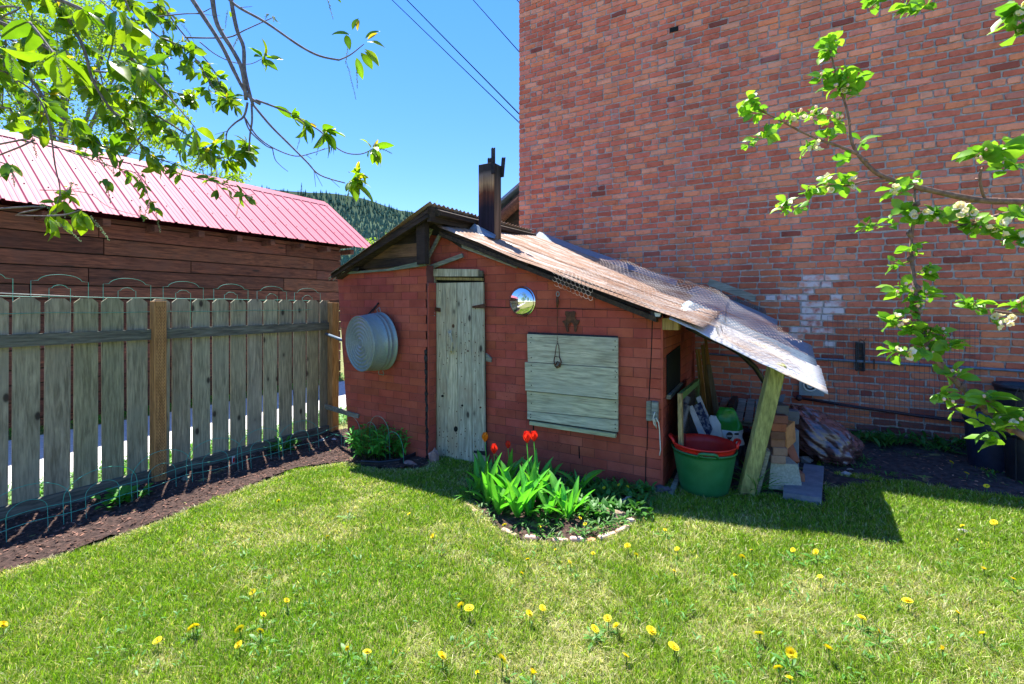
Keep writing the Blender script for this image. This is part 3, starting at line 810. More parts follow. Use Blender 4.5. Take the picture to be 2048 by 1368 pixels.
def siding(name, poly2, to3, back, outw, single_parts=True, ustart=0.0, holes=()):
    """poly2 convex ccw (u,z); to3(u,z,d) world with d outward"""
    mb = MB(); mb.prism([to3(u, z, 0) for u, z in poly2], Vector(outw) * -back)
    w = build(name, mb, M['siding_joint'], sh)
    if area(poly2) < 0: poly2 = poly2[::-1]
    hp = [(poly2[i], poly2[(i + 1) % len(poly2)]) for i in range(len(poly2))]
    us = [p[0] for p in poly2]; zs = [p[1] for p in poly2]
    CH, BLn = .0764, .211; r0 = int((min(zs) + .3) / CH) - 1; z = -.3 + r0 * CH; r = r0
    st = MB()
    while z < max(zs):
        u = min(us) - BLn * (1.5 if r % 2 else 1.0) + ustart
        band = .93 + .12 * (R.random() if r % 6 == 0 else .5)
        while u < max(us):
            q = clip([(u + .0021, z + .0023), (u + BLn - .0021, z + .0023), (u + BLn - .0021, z + CH - .0023), (u + .0021, z + CH - .0023)], hp)
            if len(q) > 2 and area(q) > .0012:
                k = R.uniform(.84, 1.13) * band; tt = (k, k * R.uniform(.9, 1.12), k * R.uniform(.9, 1.15)); d = .0020 + R.uniform(0, .0014)
                if single_parts and nsb[0] < 296:
                    m1 = MB(); m1.prism([to3(a, b, d) for a, b in q], Vector(outw) * -d * .9, tt); build('siding_brick', m1, M['siding'], w); nsb[0] += 1
                else: st.prism([to3(a, b, d) for a, b in q], Vector(outw) * -d * .9, tt)
            u += BLn
        z += CH; r += 1
    if st.v: tag(build('siding_field', st, M['siding'], w), kind='stuff')
    return w
def P2(px, py, Y): p = onY(px, py, Y); return (p.x, p.z)
G0 = -.2
main = [P2(859, 462, YF), P2(1034, 528, YF), P2(1329, 632, YF), (XR, G0 + .1), (XC, G0 + .0)]
main[2] = (XR, main[2][1])
siding('front_wall', main[::-1], lambda u, z, d: Vector((u, YF - d, z)), .06, (0, -1, 0), True, .05)
tubw = [P2(675, 545, YT), P2(853, 531, YT), (XC, G0), P2(699, 905, YT)]
siding('side_bay_wall', tubw[::-1], lambda u, z, d: Vector((u, YT - d, z)), .15, (0, -1, 0), True)
RZ0 = 1.42 - .085
siding('right_wall', [(YF, G0 + .1), (5.15, G0 + .1), (5.15, RZ0 + .12), (YF, RZ0 - .02)], lambda u, z, d: Vector((XR + d, u, z)), .06, (1, 0, 0), False, .1)
siding('bay_return_wall', [(YT, G0), (YF, G0), (YF, 1.62), (YT, 1.62)], lambda u, z, d: Vector((XC + d, u, z)), .05, (1, 0, 0), False, .08)
def pan(name, pts, Y, th, mat, parent=sh, tint=None):
    mb = MB(); mb.prism([onY(x, y, Y) for x, y in pts], (0, -th, 0), tint); return build(name, mb, M[mat] if isinstance(mat, str) else mat, parent)
def bar(pa, pb, wpx, Y):
    dx, dy = pb[0] - pa[0], pb[1] - pa[1]; l = math.hypot(dx, dy); nx, ny = -dy / l * wpx / 2, dx / l * wpx / 2
    return [(pa[0] + nx, pa[1] + ny), (pb[0] + nx, pb[1] + ny), (pb[0] - nx, pb[1] - ny), (pa[0] - nx, pa[1] - ny)]
# corner seams, seams in siding
yy = 700
while yy < 925:
    h = R.uniform(8, 22); xo = 852 + (yy - 700) * .013; w1, w2, w3 = R.uniform(1, 3.2), R.uniform(1, 4), R.uniform(-1.2, 1.2)
    pan('tar_smear', [(xo - w1 + w3, yy), (xo + 1.5 + w3, yy - 2), (xo + w2, yy + h * .5), (xo + 1.5, yy + h + 1), (xo - w2 * .6, yy + h), (xo - w1 - 1, yy + h * .4)], YT - .0045, .003, 'tar'); yy += h * .9
mb = MB(); mb.box((XR - .002, YF + .001, .72), (.014, .014, 1.28)); build('corner_fold', mb, M['siding'], sh)
mb = MB(); mb.box((XC - .001, YT + .001, .74), (.012, .012, 1.7)); build('corner_fold', mb, M['siding'], sh)
for a, b in (((1305, 636), (1303, 700)), ((1303, 700), (1298, 800)), ((1296, 838), (1294, 900)), ((1292, 902), (1291, 968))): pan('siding_seam', bar(a, b, 1.7, 0), YF - .0045, .002, 'black')
pan('siding_seam', bar((970, 613.5), (1300, 622), 1.2, 0), YF - .0045, .0015, 'black')
pan('siding_seam', bar((1158, 893), (1159, 917), 2.2, 0), YF - .0045, .002, 'black')
pan('siding_seam', bar((1067, 846), (1067, 861), 2.2, 0), YF - .0045, .002, 'black')
# gable over the bay: dark horizontal planks
gp = [(P2(688, 541, 3.47)), (P2(857, 428, 3.47)), (P2(857, 528, 3.47))]
hp = [(gp[2], gp[1]), (gp[1], gp[0]), (gp[0], gp[2])]
if area(gp) > 0: hp = [(gp[i], gp[(i + 1) % 3]) for i in range(3)]
zmin = min(p[1] for p in gp); zmax = max(p[1] for p in gp); z = zmin; k = 0
gw = thing_g = None
while z < zmax:
    h = [.10, .13, .15, .12, .12, .15][k % 6]; x0 = gp[0][0] - .1
    q = clip([(x0, z + .003), (gp[1][0] + .1, z + .003), (gp[1][0] + .1, z + h - .003), (x0, z + h - .003)], hp)
    if len(q) > 2:
        mb = MB(); tt = [(1, 1, 1), (3.2, 2.7, 2.0), (.5, .5, .5), (1.6, 1.2, .9), (4.2, 3.0, 1.5), (.7, .7, .7)][k % 6]
        mb.prism([(a, 3.455 - (k % 2) * .006, b) for a, b in q], (0, .025, 0), tt); build('gable_plank', mb, M['dark_wood_x'], sh)
    z += h; k += 1
pan('gable_post', [(840, 440), (857, 435), (858, 528), (842, 530)], 3.43, .06, 'dark_wood_x', tint=(.7, .7, .8))
pan('sill_lip', [(686, 545), (780, 538), (853, 521), (853, 532), (780, 542), (690, 549)], 3.43, .03, 'grey_wood', tint=(.7, .85, .7))
pan('torn_tar_strip', [(678, 535), (720, 535), (716, 543), (697, 541), (692, 548), (684, 539)], 3.39, .01, 'tar')
# fascia under the lean-to edge
pan('fascia', [(866, 448), (1310, 614), (1318, 626), (1290, 620), (1034, 534), (980, 516), (925, 497), (906, 484), (880, 472), (862, 470), (858, 452)], YF - .006, .02, 'tar')
pan('fascia_board', [(880, 459), (910, 466), (960, 486), (1060, 528), (1056, 533), (1000, 516), (930, 487), (905, 479)], YF - .03, .02, 'dark_wood_x', tint=(1.4, 1.4, 1.6))
for a, b, w in (((863, 457), (853, 479), 8), ((881, 470), (858, 515), 5), ((927, 511), (861, 535), 8), ((926, 490), (1035, 532), 4), ((926, 494), (1035, 535), 4)):
    pan('batten', bar(a, b, w, 0), YF - .035 if w == 8 else YF - .03, .02, 'grey_wood', tint=(1.2, 1.2, .9) if w == 8 and a[0] < 870 else None)
# door
pan('door_opening', [(857, 548), (969, 548), (975, 950), (868, 938)], YF - .004, .004, 'black')
pan('door_header', [(871, 538), (959, 539), (959, 553), (869, 553)], YF - .03, .03, 'door')
pan('door_header', [(959, 541), (967, 542), (967, 553), (960, 553)], YF - .026, .02, 'grey_wood', tint=(.5, .45, .4))
pan('door_lintel', [(874, 555), (967, 556), (968, 561.5), (876, 560)], YF - .02, .03, 'yellow_wood', tint=(.8, .9, .8))
pan('door_jamb', [(856, 549), (873, 549), (874, 560), (879, 900), (872, 898), (866, 700)], YF - .02, .03, 'door', tint=(.62, .58, .48))
dr = pan('door', [(875, 566), (968.5, 565), (973, 950), (878, 934)], YF - .02, .012, 'black')
DP = [((875, 566), (893.5, 566), (899, 937), (878, 933.5)), ((894, 566), (915.8, 565.5), (919, 941), (899.6, 937)), ((916.8, 565.5), (944.5, 565), (947.6, 947), (919.8, 941)), ((945.3, 565), (968.5, 564.5), (973, 953), (948.4, 947))]
for i, q in enumerate(DP): pan('door_plank', q, YF - .034 - .002 * (i % 2), .022, 'door', dr, tint=[(1, 1, 1), (1.06, 1.04, 1.0), (1.0, 1.02, 1.05), (.93, .96, 1.0)][i])
def P3(px, py, Y): return onY(px, py, Y)
YD = YF - .062
mb = MB(); mb.tube([P3(900, 664, YD), P3(900, 668, YD - .035), P3(904, 684, YD - .045), P3(902, 700, YD - .035), P3(903, 704, YD)], [.012, .016, .012, .015, .012], 7)
mb.box(P3(900, 664, YD), (.05, .012, .035)); mb.box(P3(902.5, 703, YD), (.045, .012, .04)); build('handle', mb, M['door'], dr, False)
mb = MB(); mb.prism([P3(868, 614, YD), P3(881, 616, YD), P3(881, 624, YD), P3(868, 622, YD)], (0, -.008, 0)); mb.tube([P3(866, 613, YD), P3(868, 619, YD - .02), P3(866, 626, YD)], .005, 6)
ha = build('hasp', mb, M['iron'], dr)
mb = MB(); mb.box(P3(867.5, 630, YD - .012), (.022, .012, .028), bev=.003); mb.tube([P3(865.5, 627, YD - .012), P3(866.5, 621, YD - .012), P3(868.5, 621, YD - .012), P3(869.5, 627, YD - .012)], .0025, 5); build('padlock', mb, M['galv'], ha)
for (x0, y0, x1, y1, mt) in ((945, 613, 971, 608, 'iron'), (948, 902, 974, 903, 'blackmetal')):
    mb = MB(); mb.prism([P3(x0, y0 - 1, YD), P3(x1, y1 - 1, YD), P3(x1, y1 + 9, YD), P3(x0, y0 + 3, YD)], (0, -.005, 0)); mb.tube([P3(x1 - 1, y1 - 4, YD - .006), P3(x1 - 1, y1 + 9, YD - .006)], .006, 6); build('hinge', mb, M[mt], dr)
for (x, y, rx, ry, mt) in ((911.7, 858, 4, 6, 'black'), (885, 792, 2.8, 2.5, 'black'), (906.5, 652, 2.6, 4, 'iron'), (924.5, 811, 2.3, 2.3, 'black'), (936, 702, 1.6, 2, 'iron'), (961, 815, 2, 2, 'iron')):
    mb = MB(); mb.prism([P3(x + rx * math.cos(a * .785), y + ry * math.sin(a * .785), YF - .0585) for a in range(8)], (0, -.0015, 0)); build('knot_hole', mb, M[mt], dr)
nail = MB()
for q in range(120):
    i = R.choice((0, 1, 2, 3)); x = [878, 896, 921, 949][i] + R.choice((1.5, 9, 17)) + R.uniform(-1, 1); yy = R.choice((R.uniform(640, 730), R.uniform(855, 930), R.uniform(572, 930)))
    nail.box(P3(x, yy, YF - .0595), (.006, .004, .006 * R.uniform(.8, 2)))
tag(build('nail_heads', nail, M['iron'], dr), kind='stuff')
mb = MB(); mb.prism([P3(973.5, 706, YF - .006), P3(984, 716, YF - .006), P3(984, 724, YF - .006), P3(974, 722, YF - .006)], (0, -.02, 0)); build('door_stop', mb, M['grey_wood'], sh)
# boarded window
sw = pan('boarded_window', [(1058, 664), (1236, 672), (1235, 868), (1060, 846)], YF - .005, .02, 'blackmetal')
SB = [((1056.5, 668), (1237, 675.5), (1237, 735), (1058, 723)), ((1052, 724), (1237, 736.5), (1237, 798), (1053, 780)), ((1056, 781.5), (1237, 799.5), (1237, 838), (1057, 820)), ((1057, 821), (1237, 839.5), (1237, 863), (1057, 837))]
for i, q in enumerate(SB): pan('shutter_board', q, YF - .03 - .012 * (i == 1) - .004 * (i == 0), .022, 'shutter', sw, tint=[(1, 1, 1), (.97, 1, 1.0), (1.0, 1.02, .96), (.95, 1, 1.02)][i])
pan('window_sill', [(1062, 841), (1233, 866), (1233, 874), (1062, 848)], YF - .027, .03, 'shutter', sw, tint=(1, 1.05, .85))
nail = MB()
for (x, y) in [(x, y + (x - 1057) * k_) for x in (1062, 1231) for y, k_ in ((675, .04), (685, .05), (715, .06), (730, .07), (742, .07), (770, .1), (788, .1), (806, .1), (828, .12), (834, .13)) for _ in (0,)] + [(1233, 745), (1226, 700)]:
    nail.box(onY(x + R.uniform(-1, 1), y, YF - .0665), (.007, .005, .007))
tag(build('nail_heads', nail, M['blackmetal'], sw), kind='stuff')
# right wall: dark window, sill, beam end, lamp, block
mb = MB(); mb.prism([onX(x, y, XR + .006) for x, y in ((1333, 711), (1359.5, 690), (1359.5, 764), (1333, 790))], (.006, 0, 0)); build('dark_window', mb, M['black'], sh)
mb = MB(); mb.prism([onX(x, y, XR + .006) for x, y in ((1333, 790), (1359.5, 764), (1359.5, 770), (1333, 798))], (.03, 0, 0)); build('window_sill', mb, M['grey_wood'], sh)
mb = MB(); mb.box((XR + .06, YF + .03, onX(1340, 645, XR)[2]), (.12, .09, .09), bev=.005); build('beam_end', mb, M['yellow_wood'], sh)
pan('lamp_body', [(1303, 622), (1326, 625), (1324, 635), (1306, 634)], YF - .02, .05, 'blackmetal')
pan('lamp_glass', [(1309, 625), (1322, 627), (1320, 633), (1311, 633)], YF - .072, .006, 'white')
pan('outlet_board', [(1294, 802), (1303, 801), (1303, 841), (1293.5, 840)], YF - .005, .02, 'grey_wood')
pan('outlet_board', [(1306, 801), (1318, 803), (1317, 842), (1305, 838)], YF - .005, .045, 'grey_wood', tint=(.9, .95, 1.05))
mb = MB(); mb.tube([onY(x, y, YF - .056 + q) for x, y, q in ((1310, 824, 0), (1308, 830, -.01), (1306, 838, 0), (1308, 848, .0), (1313, 856, .03), (1312, 850, .03), (1308, 838, -.01), (1312, 836, -.01), (1317, 845, .0), (1319, 860, .03), (1320, 880, .035), (1321, 900, .035), (1319, 911, .035))], .0042, 6)
single('white_cord', mb, M['rope'], 'frayed white cord hanging from the board at the shed corner', 'cord', smooth=True)

# ---- roofs
def roofz(x, y):
    P = [(-2.95, .79), (-2.83, .747), (-1.95, .385), (-.80, -.048), (-.457, -.165), (-.3, -.22)]
    x2 = max(-2.95, min(-.3, x)); z = 0
    for (a, b), (c, d) in zip(P, P[1:]):
        if a <= x2 <= c: z = b + (d - b) * (x2 - a) / (c - a)
    return EYE + z + .085 * (y - 3.5) + .012 * mnoise.noise(Vector((x * 2.3, y * 2.1, 4)))
def roofz_low(x, y):
    P = [(-.9, -.03), (-.68, -.115), (0.0, -.438), (.27, -.563)]; x2 = max(-.9, min(.27, x)); z = 0
    for (a, b), (c, d) in zip(P, P[1:]):
        if a <= x2 <= c: z = b + (d - b) * (x2 - a) / (c - a)
    return EYE + z + .135 * (y - 3.5) + .010 * mnoise.noise(Vector((x * 4, y * 3, 8)))
def corr(name, x0, x1, y0, y1, zf, mat, parent, nx=14, amp=.008, pitch=.0675, th=.0016, edge=0.0):
    ny = int((y1 - y0) / pitch * 7) + 1; mb = MB()
    for s in (0, 1):
        for i in range(nx + 1):
            for j in range(ny + 1):
                x = x0 + (x1 - x0) * i / nx; y = y0 + (y1 - y0) * j / ny
                if j == 0 and edge: y += edge * mnoise.noise(Vector((x * 9, 0, 2)))
                if i == nx and edge: x += edge * .8 * mnoise.noise(Vector((y * 14, 3, 2)))
                mb.v.append((x, y, zf(x, y) + amp * math.sin(2 * math.pi * y / pitch) - th * s)); mb.t.append((1, 1, 1))
    o = (nx + 1) * (ny + 1); q = lambda i, j: i * (ny + 1) + j
    for i in range(nx):
        for j in range(ny):
            mb.f.append((q(i, j), q(i + 1, j), q(i + 1, j + 1), q(i, j + 1))); mb.f.append((o + q(i, j + 1), o + q(i + 1, j + 1), o + q(i + 1, j), o + q(i, j)))
    for i in range(nx): mb.f += [(q(i, 0), o + q(i, 0), o + q(i + 1, 0), q(i + 1, 0)), (q(i + 1, ny), o + q(i + 1, ny), o + q(i, ny), q(i, ny))]
    for j in range(ny): mb.f += [(q(nx, j), o + q(nx, j), o + q(nx, j + 1), q(nx, j + 1)), (q(0, j + 1), o + q(0, j + 1), o + q(0, j), q(0, j))]
    return build(name, mb, mat, parent, True)
mb = MB(); mb.prism([(-2.86, 3.52, EYE + .70), (-.80, 3.52, EYE - .10), (-.80, 3.52, EYE - .14), (-2.86, 3.52, EYE + .66)], (0, 1.85, 0)); lr = build('lean_to_roof', mb, M['dark_wood_y'], sh)
for i, (a, b) in enumerate(((3.49, 4.16), (4.13, 4.80), (4.77, 5.42))):
    corr('roof_sheet', -2.86 + .01 * i, -.457 - .0 * i, a, b, (lambda x, y, i=i: roofz(x, y) + .004 * i), M['rust_sheet'], lr, 30, edge=.012)
corr('roof_sheet', -.70, .262, 3.50, 4.13, roofz_low, M['zinc_sheet'], lr, 16, edge=.016)
corr('roof_sheet', -.72, .24, 4.09, 4.86, lambda x, y: roofz_low(x, y) + .003, M['blue_sheet'], lr, 14, edge=.01)
corr('roof_sheet', -.80, -.02, 4.8, 5.45, lambda x, y: roofz_low(x, y) + .0, M['blue_sheet'], lr, 12, edge=.01)
# back flashing rising at the rear edge
mb = MB()
for i in range(24):
    xa = -2.75 + 1.75 * i / 24; xb = -2.75 + 1.75 * (i + 1) / 24
    mb.prism([(xa, 5.36, roofz(xa, 5.36) + .01), (xb, 5.36, roofz(xb, 5.36) + .01), (xb, 5.46, roofz(xb, 5.45) + .07), (xa, 5.46, roofz(xa, 5.45) + .07)], (0, 0, .002))
build('rear_flashing', mb, M['blue_sheet'], lr)
# main left slope
RX, RZ = -2.835, EYE + .925; LX, LZ = -4.17, EYE + .318
def leftz(x, y): return LZ + (RZ - LZ) * (x - LX) / (RX - LX) + .012 * (y - 3.3) - .012 * math.sin(max(0, min(1, (x - LX) / (RX - LX))) * 3.14) + .004 * mnoise.noise(Vector((x * 3, y * 3, 1)))
mr = build('main_roof', MB().prism([(RX, 3.36, RZ - .035), (LX + .03, 3.36, LZ - .02), (LX + .03, 3.36, LZ - .055), (RX, 3.36, RZ - .08)], (0, 2.0, 0)), M['dark_wood_y'], sh)
for i, (a, b) in enumerate(((3.29, 3.98), (3.95, 4.68), (4.65, 5.40))): corr('roof_sheet', LX, RX + .03, a, b, leftz, M['rust_sheet'], mr, 14, amp=.009, edge=.012)
mb = MB(); mb.prism([(RX - .02, 3.34, RZ - .02), (RX - .02, 3.34, RZ - .16), (RX + .03, 3.34, RZ - .16), (RX + .03, 3.34, RZ - .02)], (0, 2.05, .02)); build('ridge_beam', mb, M['dark_wood_y'], sh)
mb = MB(); mb.prism([(RX + .03, 3.40, RZ - .03), (RX + .10, 3.40, RZ - .06), (RX + .10, 3.40, RZ - .10), (RX + .03, 3.40, RZ - .11)], (0, 1.95, .03)); build('ridge_board', mb, M['dark_wood_y'], sh)
for k in range(2):
    mb = MB(); a = P3(662, 548 + k * 5, 3.32); b = P3(855, 422 + k * 9, 3.32); u = Vector((0, 0, .018)); o = Vector((0, .03, 0))
    mb.pts8([a - u, b - u, b - u + o, a - u + o, a + u, b + u, b + u + o, a + u + o]); build('rake_board', mb, M['dark_wood_x'], sh)
for q in range(7):
    a = P3(R.uniform(668, 690), R.uniform(538, 548), 3.33 + .02 * q); b = a + Vector((-R.uniform(.05, .16), 0, -R.uniform(.02, .10)))
    mb = MB(); mb.tube([a, b], [.014, .004], 4); build('splinter', mb, M['grey_wood'], sh)
# chimney
cxa, cxb, cya, cyb = -2.690, -2.506, 3.949, 4.10
zb = EYE + .50; zt = EYE + 1.43
cm = build('chimney', MB().box(((cxa + cxb) / 2, (cya + cyb) / 2, (zb + zt) / 2 - .02), (.13, .10, zt - zb - .05)), M['black'], sh)
def scorched(name, dark):
    m, t, out = nt_new(name)
    v = coords(t, 'obj', True, (30, 30, 1.4)); f = noi(t, v, 1, 6, .65)
    sp = N(t, 'ShaderNodeSeparateXYZ'); t.links.new(N(t, 'ShaderNodeNewGeometry').outputs['Position'], sp.inputs[0])
    ma = N(t, 'ShaderNodeMapRange'); ma.inputs[1].default_value = zb; ma.inputs[2].default_value = zt; t.links.new(sp.outputs[2], ma.inputs[0])
    ad = N(t, 'ShaderNodeMath', operation='MULTIPLY_ADD'); ad.inputs[1].default_value = .16; t.links.new(f, ad.inputs[0]); t.links.new(ma.outputs[0], ad.inputs[2])
    c = ramp(t, ad.outputs[0], [(.0, (.012, .012, .03)), (.60, (.022, .014, .022)), (.76, (.15, .045, .018)), (.86, (.45, .27, .13)), (.96, (.22, .17, .14)), (1.0, (.04, .035, .035))] if dark else [(.0, (.012, .012, .012)), (.12, (.02, .016, .015)), (.28, (.24, .15, .09)), (.6, (.19, .125, .085)), (.9, (.10, .08, .065)), (1.0, (.05, .045, .04))])
    c = mix(t, c, ramp(t, f, [(.35, .35), (.6, 1.2)]), 1.0, 'MULTIPLY')
    return finish(m, t, out, c, .85, 0, f, .5, .004)
s1, s2 = scorched('scorched_face', True), scorched('smoked_face', False)
for (c, s, mt) in ((((cxa + cxb) / 2, cya + .011, 0), (cxb - cxa, .022, 0), s1), (((cxa + cxb) / 2, cyb - .011, 0), (cxb - cxa, .022, 0), s2), ((cxb - .011, (cya + cyb) / 2, 0), (.022, cyb - cya - .044, 0), s2), ((cxa + .011, (cya + cyb) / 2, 0), (.022, cyb - cya - .044, 0), s1)):
    mb = MB(); mb.box((c[0], c[1], (zb + zt) / 2), (s[0], s[1], zt - zb), bev=.003); build('chimney_board', mb, mt, cm)
for (x, y, z0_, z1_) in ((cxb + .004, cya - .012, zt - .12, zt + .14), (cxa + .03, cyb + .012, zt - .10, zt + .11), (cxb + .014, cyb - .01, zt - .12, zt + .08)):
    mb = MB(); ln = .02 if x > cxb + .01 else 0
    mb.prism([(x - .019, y - .008, z0_), (x + .019, y - .008, z0_), (x + .019 + ln, y - .008, z1_), (x + .006 + ln, y - .008, z1_ - .012), (x - .004 + ln, y - .008, z1_ + .004), (x - .019 + ln, y - .008, z1_ - .006)], (0, .018, 0)); build('corner_picket', mb, M['tar'], cm)
mb = MB(); mb.prism([(cxa - .10, cya - .06, roofz(cxa, cya) + .012), (cxb + .05, cya - .06, roofz(cxb, cya) + .0), (cxb + .03, cya - .01, roofz(cxb, cya) + .04), (cxa - .05, cya - .01, roofz(cxa, cya) + .10)], (0, .01, .004)); build('chimney_flashing', mb, M['blue_sheet'], cm)
# props under the lean-to roof
pa, pb = onG(1491, 988), onY(1553, 735, 3.66)
mb = MB(); dd = (pb - pa).normalized(); sd = Vector((1, .25, 0)); sd = (sd - dd * sd.dot(dd)).normalized(); fd = dd.cross(sd)
Mr = Matrix((sd, fd, dd)).transposed(); mb.box((pa + pb) / 2, (.098, .09, (pb - pa).length + .06), Mr, bev=.006)
prp = build('prop_post', mb, M['leanpost'], sh)
mb = MB(); mb.box(pa.lerp(pb, .16) + sd * .075 + fd * .02, (.03, .05, .42), Mr, bev=.004); build('splice_board', mb, M['grey_wood'], sh)

# ---- chicken wire over the roof
def net(u, v):
    x = -1.62 + u * 1.80; y = 3.46 + v * (1.25 - .40 * u)
    rz = roofz(x, y) if x < -.50 else roofz_low(x, y) + .0
    if -.62 < x < -.38: rz = max(roofz(x, y), roofz_low(x, y))
    b = .020 + .19 * max(0, v - .40) * (1 - abs(u - .5)) * 1.6 + .03 * max(0, mnoise.noise(Vector((u * 5, v * 4, 2)))) + .05 * max(0, mnoise.noise(Vector((u * 9, v * 2.5, 7)))) * v
    y2 = y + .05 * mnoise.noise(Vector((u * 3, v * 3, 11)))
    return Vector((x + .04 * mnoise.noise(Vector((u * 4, v * 5, 3))), y2, rz + b))
mb = MB(); a = .021; W = 1.80; H_ = 1.15; hx = a * math.sqrt(3); nx = int(W / hx); ny = int(H_ / (a * 1.5))
def nv(x, y): return net(x / W, y / H_)
for j in range(ny):
    for i in range(nx):
        cx = (i + .5 * (j % 2)) * hx; cy = j * a * 1.5
        if cx > W * (1 - .10 * abs(math.sin(j * .5))) : continue
        if cx / W < .22 and .06 < cy / H_ < .9 and mnoise.noise(Vector((cx * 3, cy * 3, 5))) < .0 + .6 * (.22 - cx / W): continue
        v0 = (cx - hx / 2, cy + a / 2); v1 = (cx, cy + a); v2 = (cx + hx / 2, cy + a / 2); v3 = (cx + hx / 2, cy - a / 2)
        for p, q in ((v0, v1), (v1, v2), (v2, v3)):
            mb.tube([nv(*p), nv(*q)], .0014, 3, cap=False)
for j in range(4):
    for i in range(9):
        f2 = lambda x, y: Vector((-1.60 + x, 3.455 - .02 * y, roofz(-1.60 + x, 3.46) + .03 - y))
        cx = (i + .5 * (j % 2)) * hx; cy = j * a * 1.5 + .02
        v0 = (cx - hx / 2, cy + a / 2); v1 = (cx, cy + a); v2 = (cx + hx / 2, cy + a / 2); v3 = (cx + hx / 2, cy - a / 2)
        for p, q in ((v0, v1), (v1, v2), (v2, v3)): mb.tube([f2(*p), f2(*q)], .0015, 3, cap=False)
single('chicken_wire', mb, M['wire_chicken'], 'rusty crumpled chicken wire spread over the lean-to tin roof', 'netting')

# ================================================================ things on the shed walls
def place(name, me, pos, d, n, s, parent):
    d = Vector(d).normalized(); n = Vector(n); n = n - d * n.dot(d)
    if n.length < 1e-4: n = d.orthogonal()
    n.normalize(); x = d.cross(n)
    Mx = Matrix((x, d, n)).transposed().to_4x4()
    sc = s if hasattr(s, '__len__') else (s, s, s)
    o = D.objects.new(name, me); COL.objects.link(o)
    off = wloc(parent) if parent else Vector((0, 0, 0))
    if parent: o.parent = parent
    o.matrix_local = Matrix.Translation(Vector(pos) - off) @ Mx @ Matrix.Diagonal((*sc, 1))
    return o
FRONT = Matrix(((1, 0, 0), (0, 0, -1), (0, 1, 0)))   # local z -> -Y
# washtub
c0 = onY(764, 682, YT - .012); c1 = Vector((c0.x - .055, YT - .262, c0.z - .012))
ax = (c1 - c0); Lt = ax.length; ax.normalize(); sx = Vector((1, 0, 0)); sx = (sx - ax * sx.dot(ax)).normalized(); sy = ax.cross(sx)
TM = Matrix((sx, sy, ax)).transposed()
tub = thing('washtub', 'round galvanised washtub hung bottom-out on the red shed wall', 'washtub', tuple(c0))
mb = MB(); prof = [(.284, 0), (.294, .004), (.298, .010), (.294, .016), (.287, .02), (.287, .06), (.291, .066), (.291, .074), (.286, .08), (.285, .10), (.289, .106), (.289, .112), (.284, .12), (.274, Lt - .012), (.276, Lt - .004), (.271, Lt), (.262, Lt - .006)]
rr_ = .255
while rr_ > .02: prof += [(rr_, Lt - .010 + .0045 * math.sin(rr_ * 165))]; rr_ -= .0068
prof.append((.0, Lt - .008)); mb.lathe(prof, c0, 56, TM); build('body', mb, M['galv'], tub, True)
mb = MB(); mb.tube([c0 + TM @ Vector((-.02, .28, .02)), c0 + TM @ Vector((-.045, .325, .02)), c0 + TM @ Vector((.01, .345, .02)), c0 + TM @ Vector((.03, .29, .02))], .004, 6); build('handle', mb, M['galv'], tub, True)
mb = MB(); mb.tube([c0 + TM @ Vector((-.03, -.285, .02)), c0 + TM @ Vector((-.055, -.33, .02)), c0 + TM @ Vector((-.045, -.345, .02)), c0 + TM @ Vector((.035, -.345, .02)), c0 + TM @ Vector((.045, -.33, .02)), c0 + TM @ Vector((.02, -.285, .02))], .004, 6); build('handle', mb, M['galv'], tub, True)
mb = MB(); p, q = onY(737, 628, YT - .02), onY(757, 606, YT - .02); mb.tube([p, q], .008, 5); mb.tube([q, onY(755, 607, YT - .004)], .008, 5); mb.tube([p + Vector((.06, 0, .02)), q], .004, 5)
single('wall_hook', mb, M['blackmetal'], 'black iron bracket on the wall just above the washtub', 'hook')
# convex mirror
cm_ = onY(1044.5, 603, YF - .006); mb = MB(); Rm = .134; prof = [(Rm, 0), (Rm + .002, .004), (Rm - .002, .009), (Rm - .008, .011)]
for i in range(1, 13): a = i / 12; prof.append(((Rm - .008) * math.cos(a * math.pi / 2), .011 + .040 * math.sin(a * math.pi / 2)))
mb.lathe(prof, cm_, 48, FRONT); o = build('convex_mirror', mb, M['mirror'], None, True); tag(o, 'round domed chrome disc reflecting the yard, mounted right of the door', 'mirror')
# snap hook, chain, trap ring
YH = YF - .05
ck = thing('chain_hook', 'rusty chain with snap hook on top and hobble ring dangling over the boarded window', 'chain', tuple(onY(1115, 588, YF)))
mb = MB(); c = onY(1115.5, 588, YF - .03); mb.tube([c + Vector((.014 * math.cos(a * .7), 0, .020 * math.sin(a * .7))) for a in range(10)], .0042, 6); build('eye', mb, M['galv'], ck, True)
mb = MB(); mb.tube([onY(1114.5, 594, YF - .03), onY(1115, 602, YF - .034), onY(1114.5, 615, YF - .03)], [.008, .013, .007], 7); build('snap', mb, M['iron'], ck, True)
a, b = onY(1114.5, 616, YF - .03), onY(1115, 686, YF - .06); nlk = 22
for i in range(nlk):
    p = a.lerp(b, (i + .5) / nlk); h = (a - b).length / nlk * .66; w = Vector((.0042, 0, 0)) if i % 2 else Vector((0, .0042, 0)); mb = MB()
    mb.tube([p + Vector((0, 0, h)), p + w + Vector((0, 0, h * .5)), p + w - Vector((0, 0, h * .5)), p - Vector((0, 0, h)), p - w - Vector((0, 0, h * .5)), p - w + Vector((0, 0, h * .5)), p + Vector((0, 0, h))], .0013, 4); build('link', mb, M['iron'], ck)
mb = MB(); mb.tube([onY(x, y, YF - .07) for x, y in ((1109.5, 714), (1112.5, 692), (1115, 686), (1117.5, 692), (1119, 714), (1109.5, 713))], .0035, 6); build('wire_loop', mb, M['iron'], ck, True)
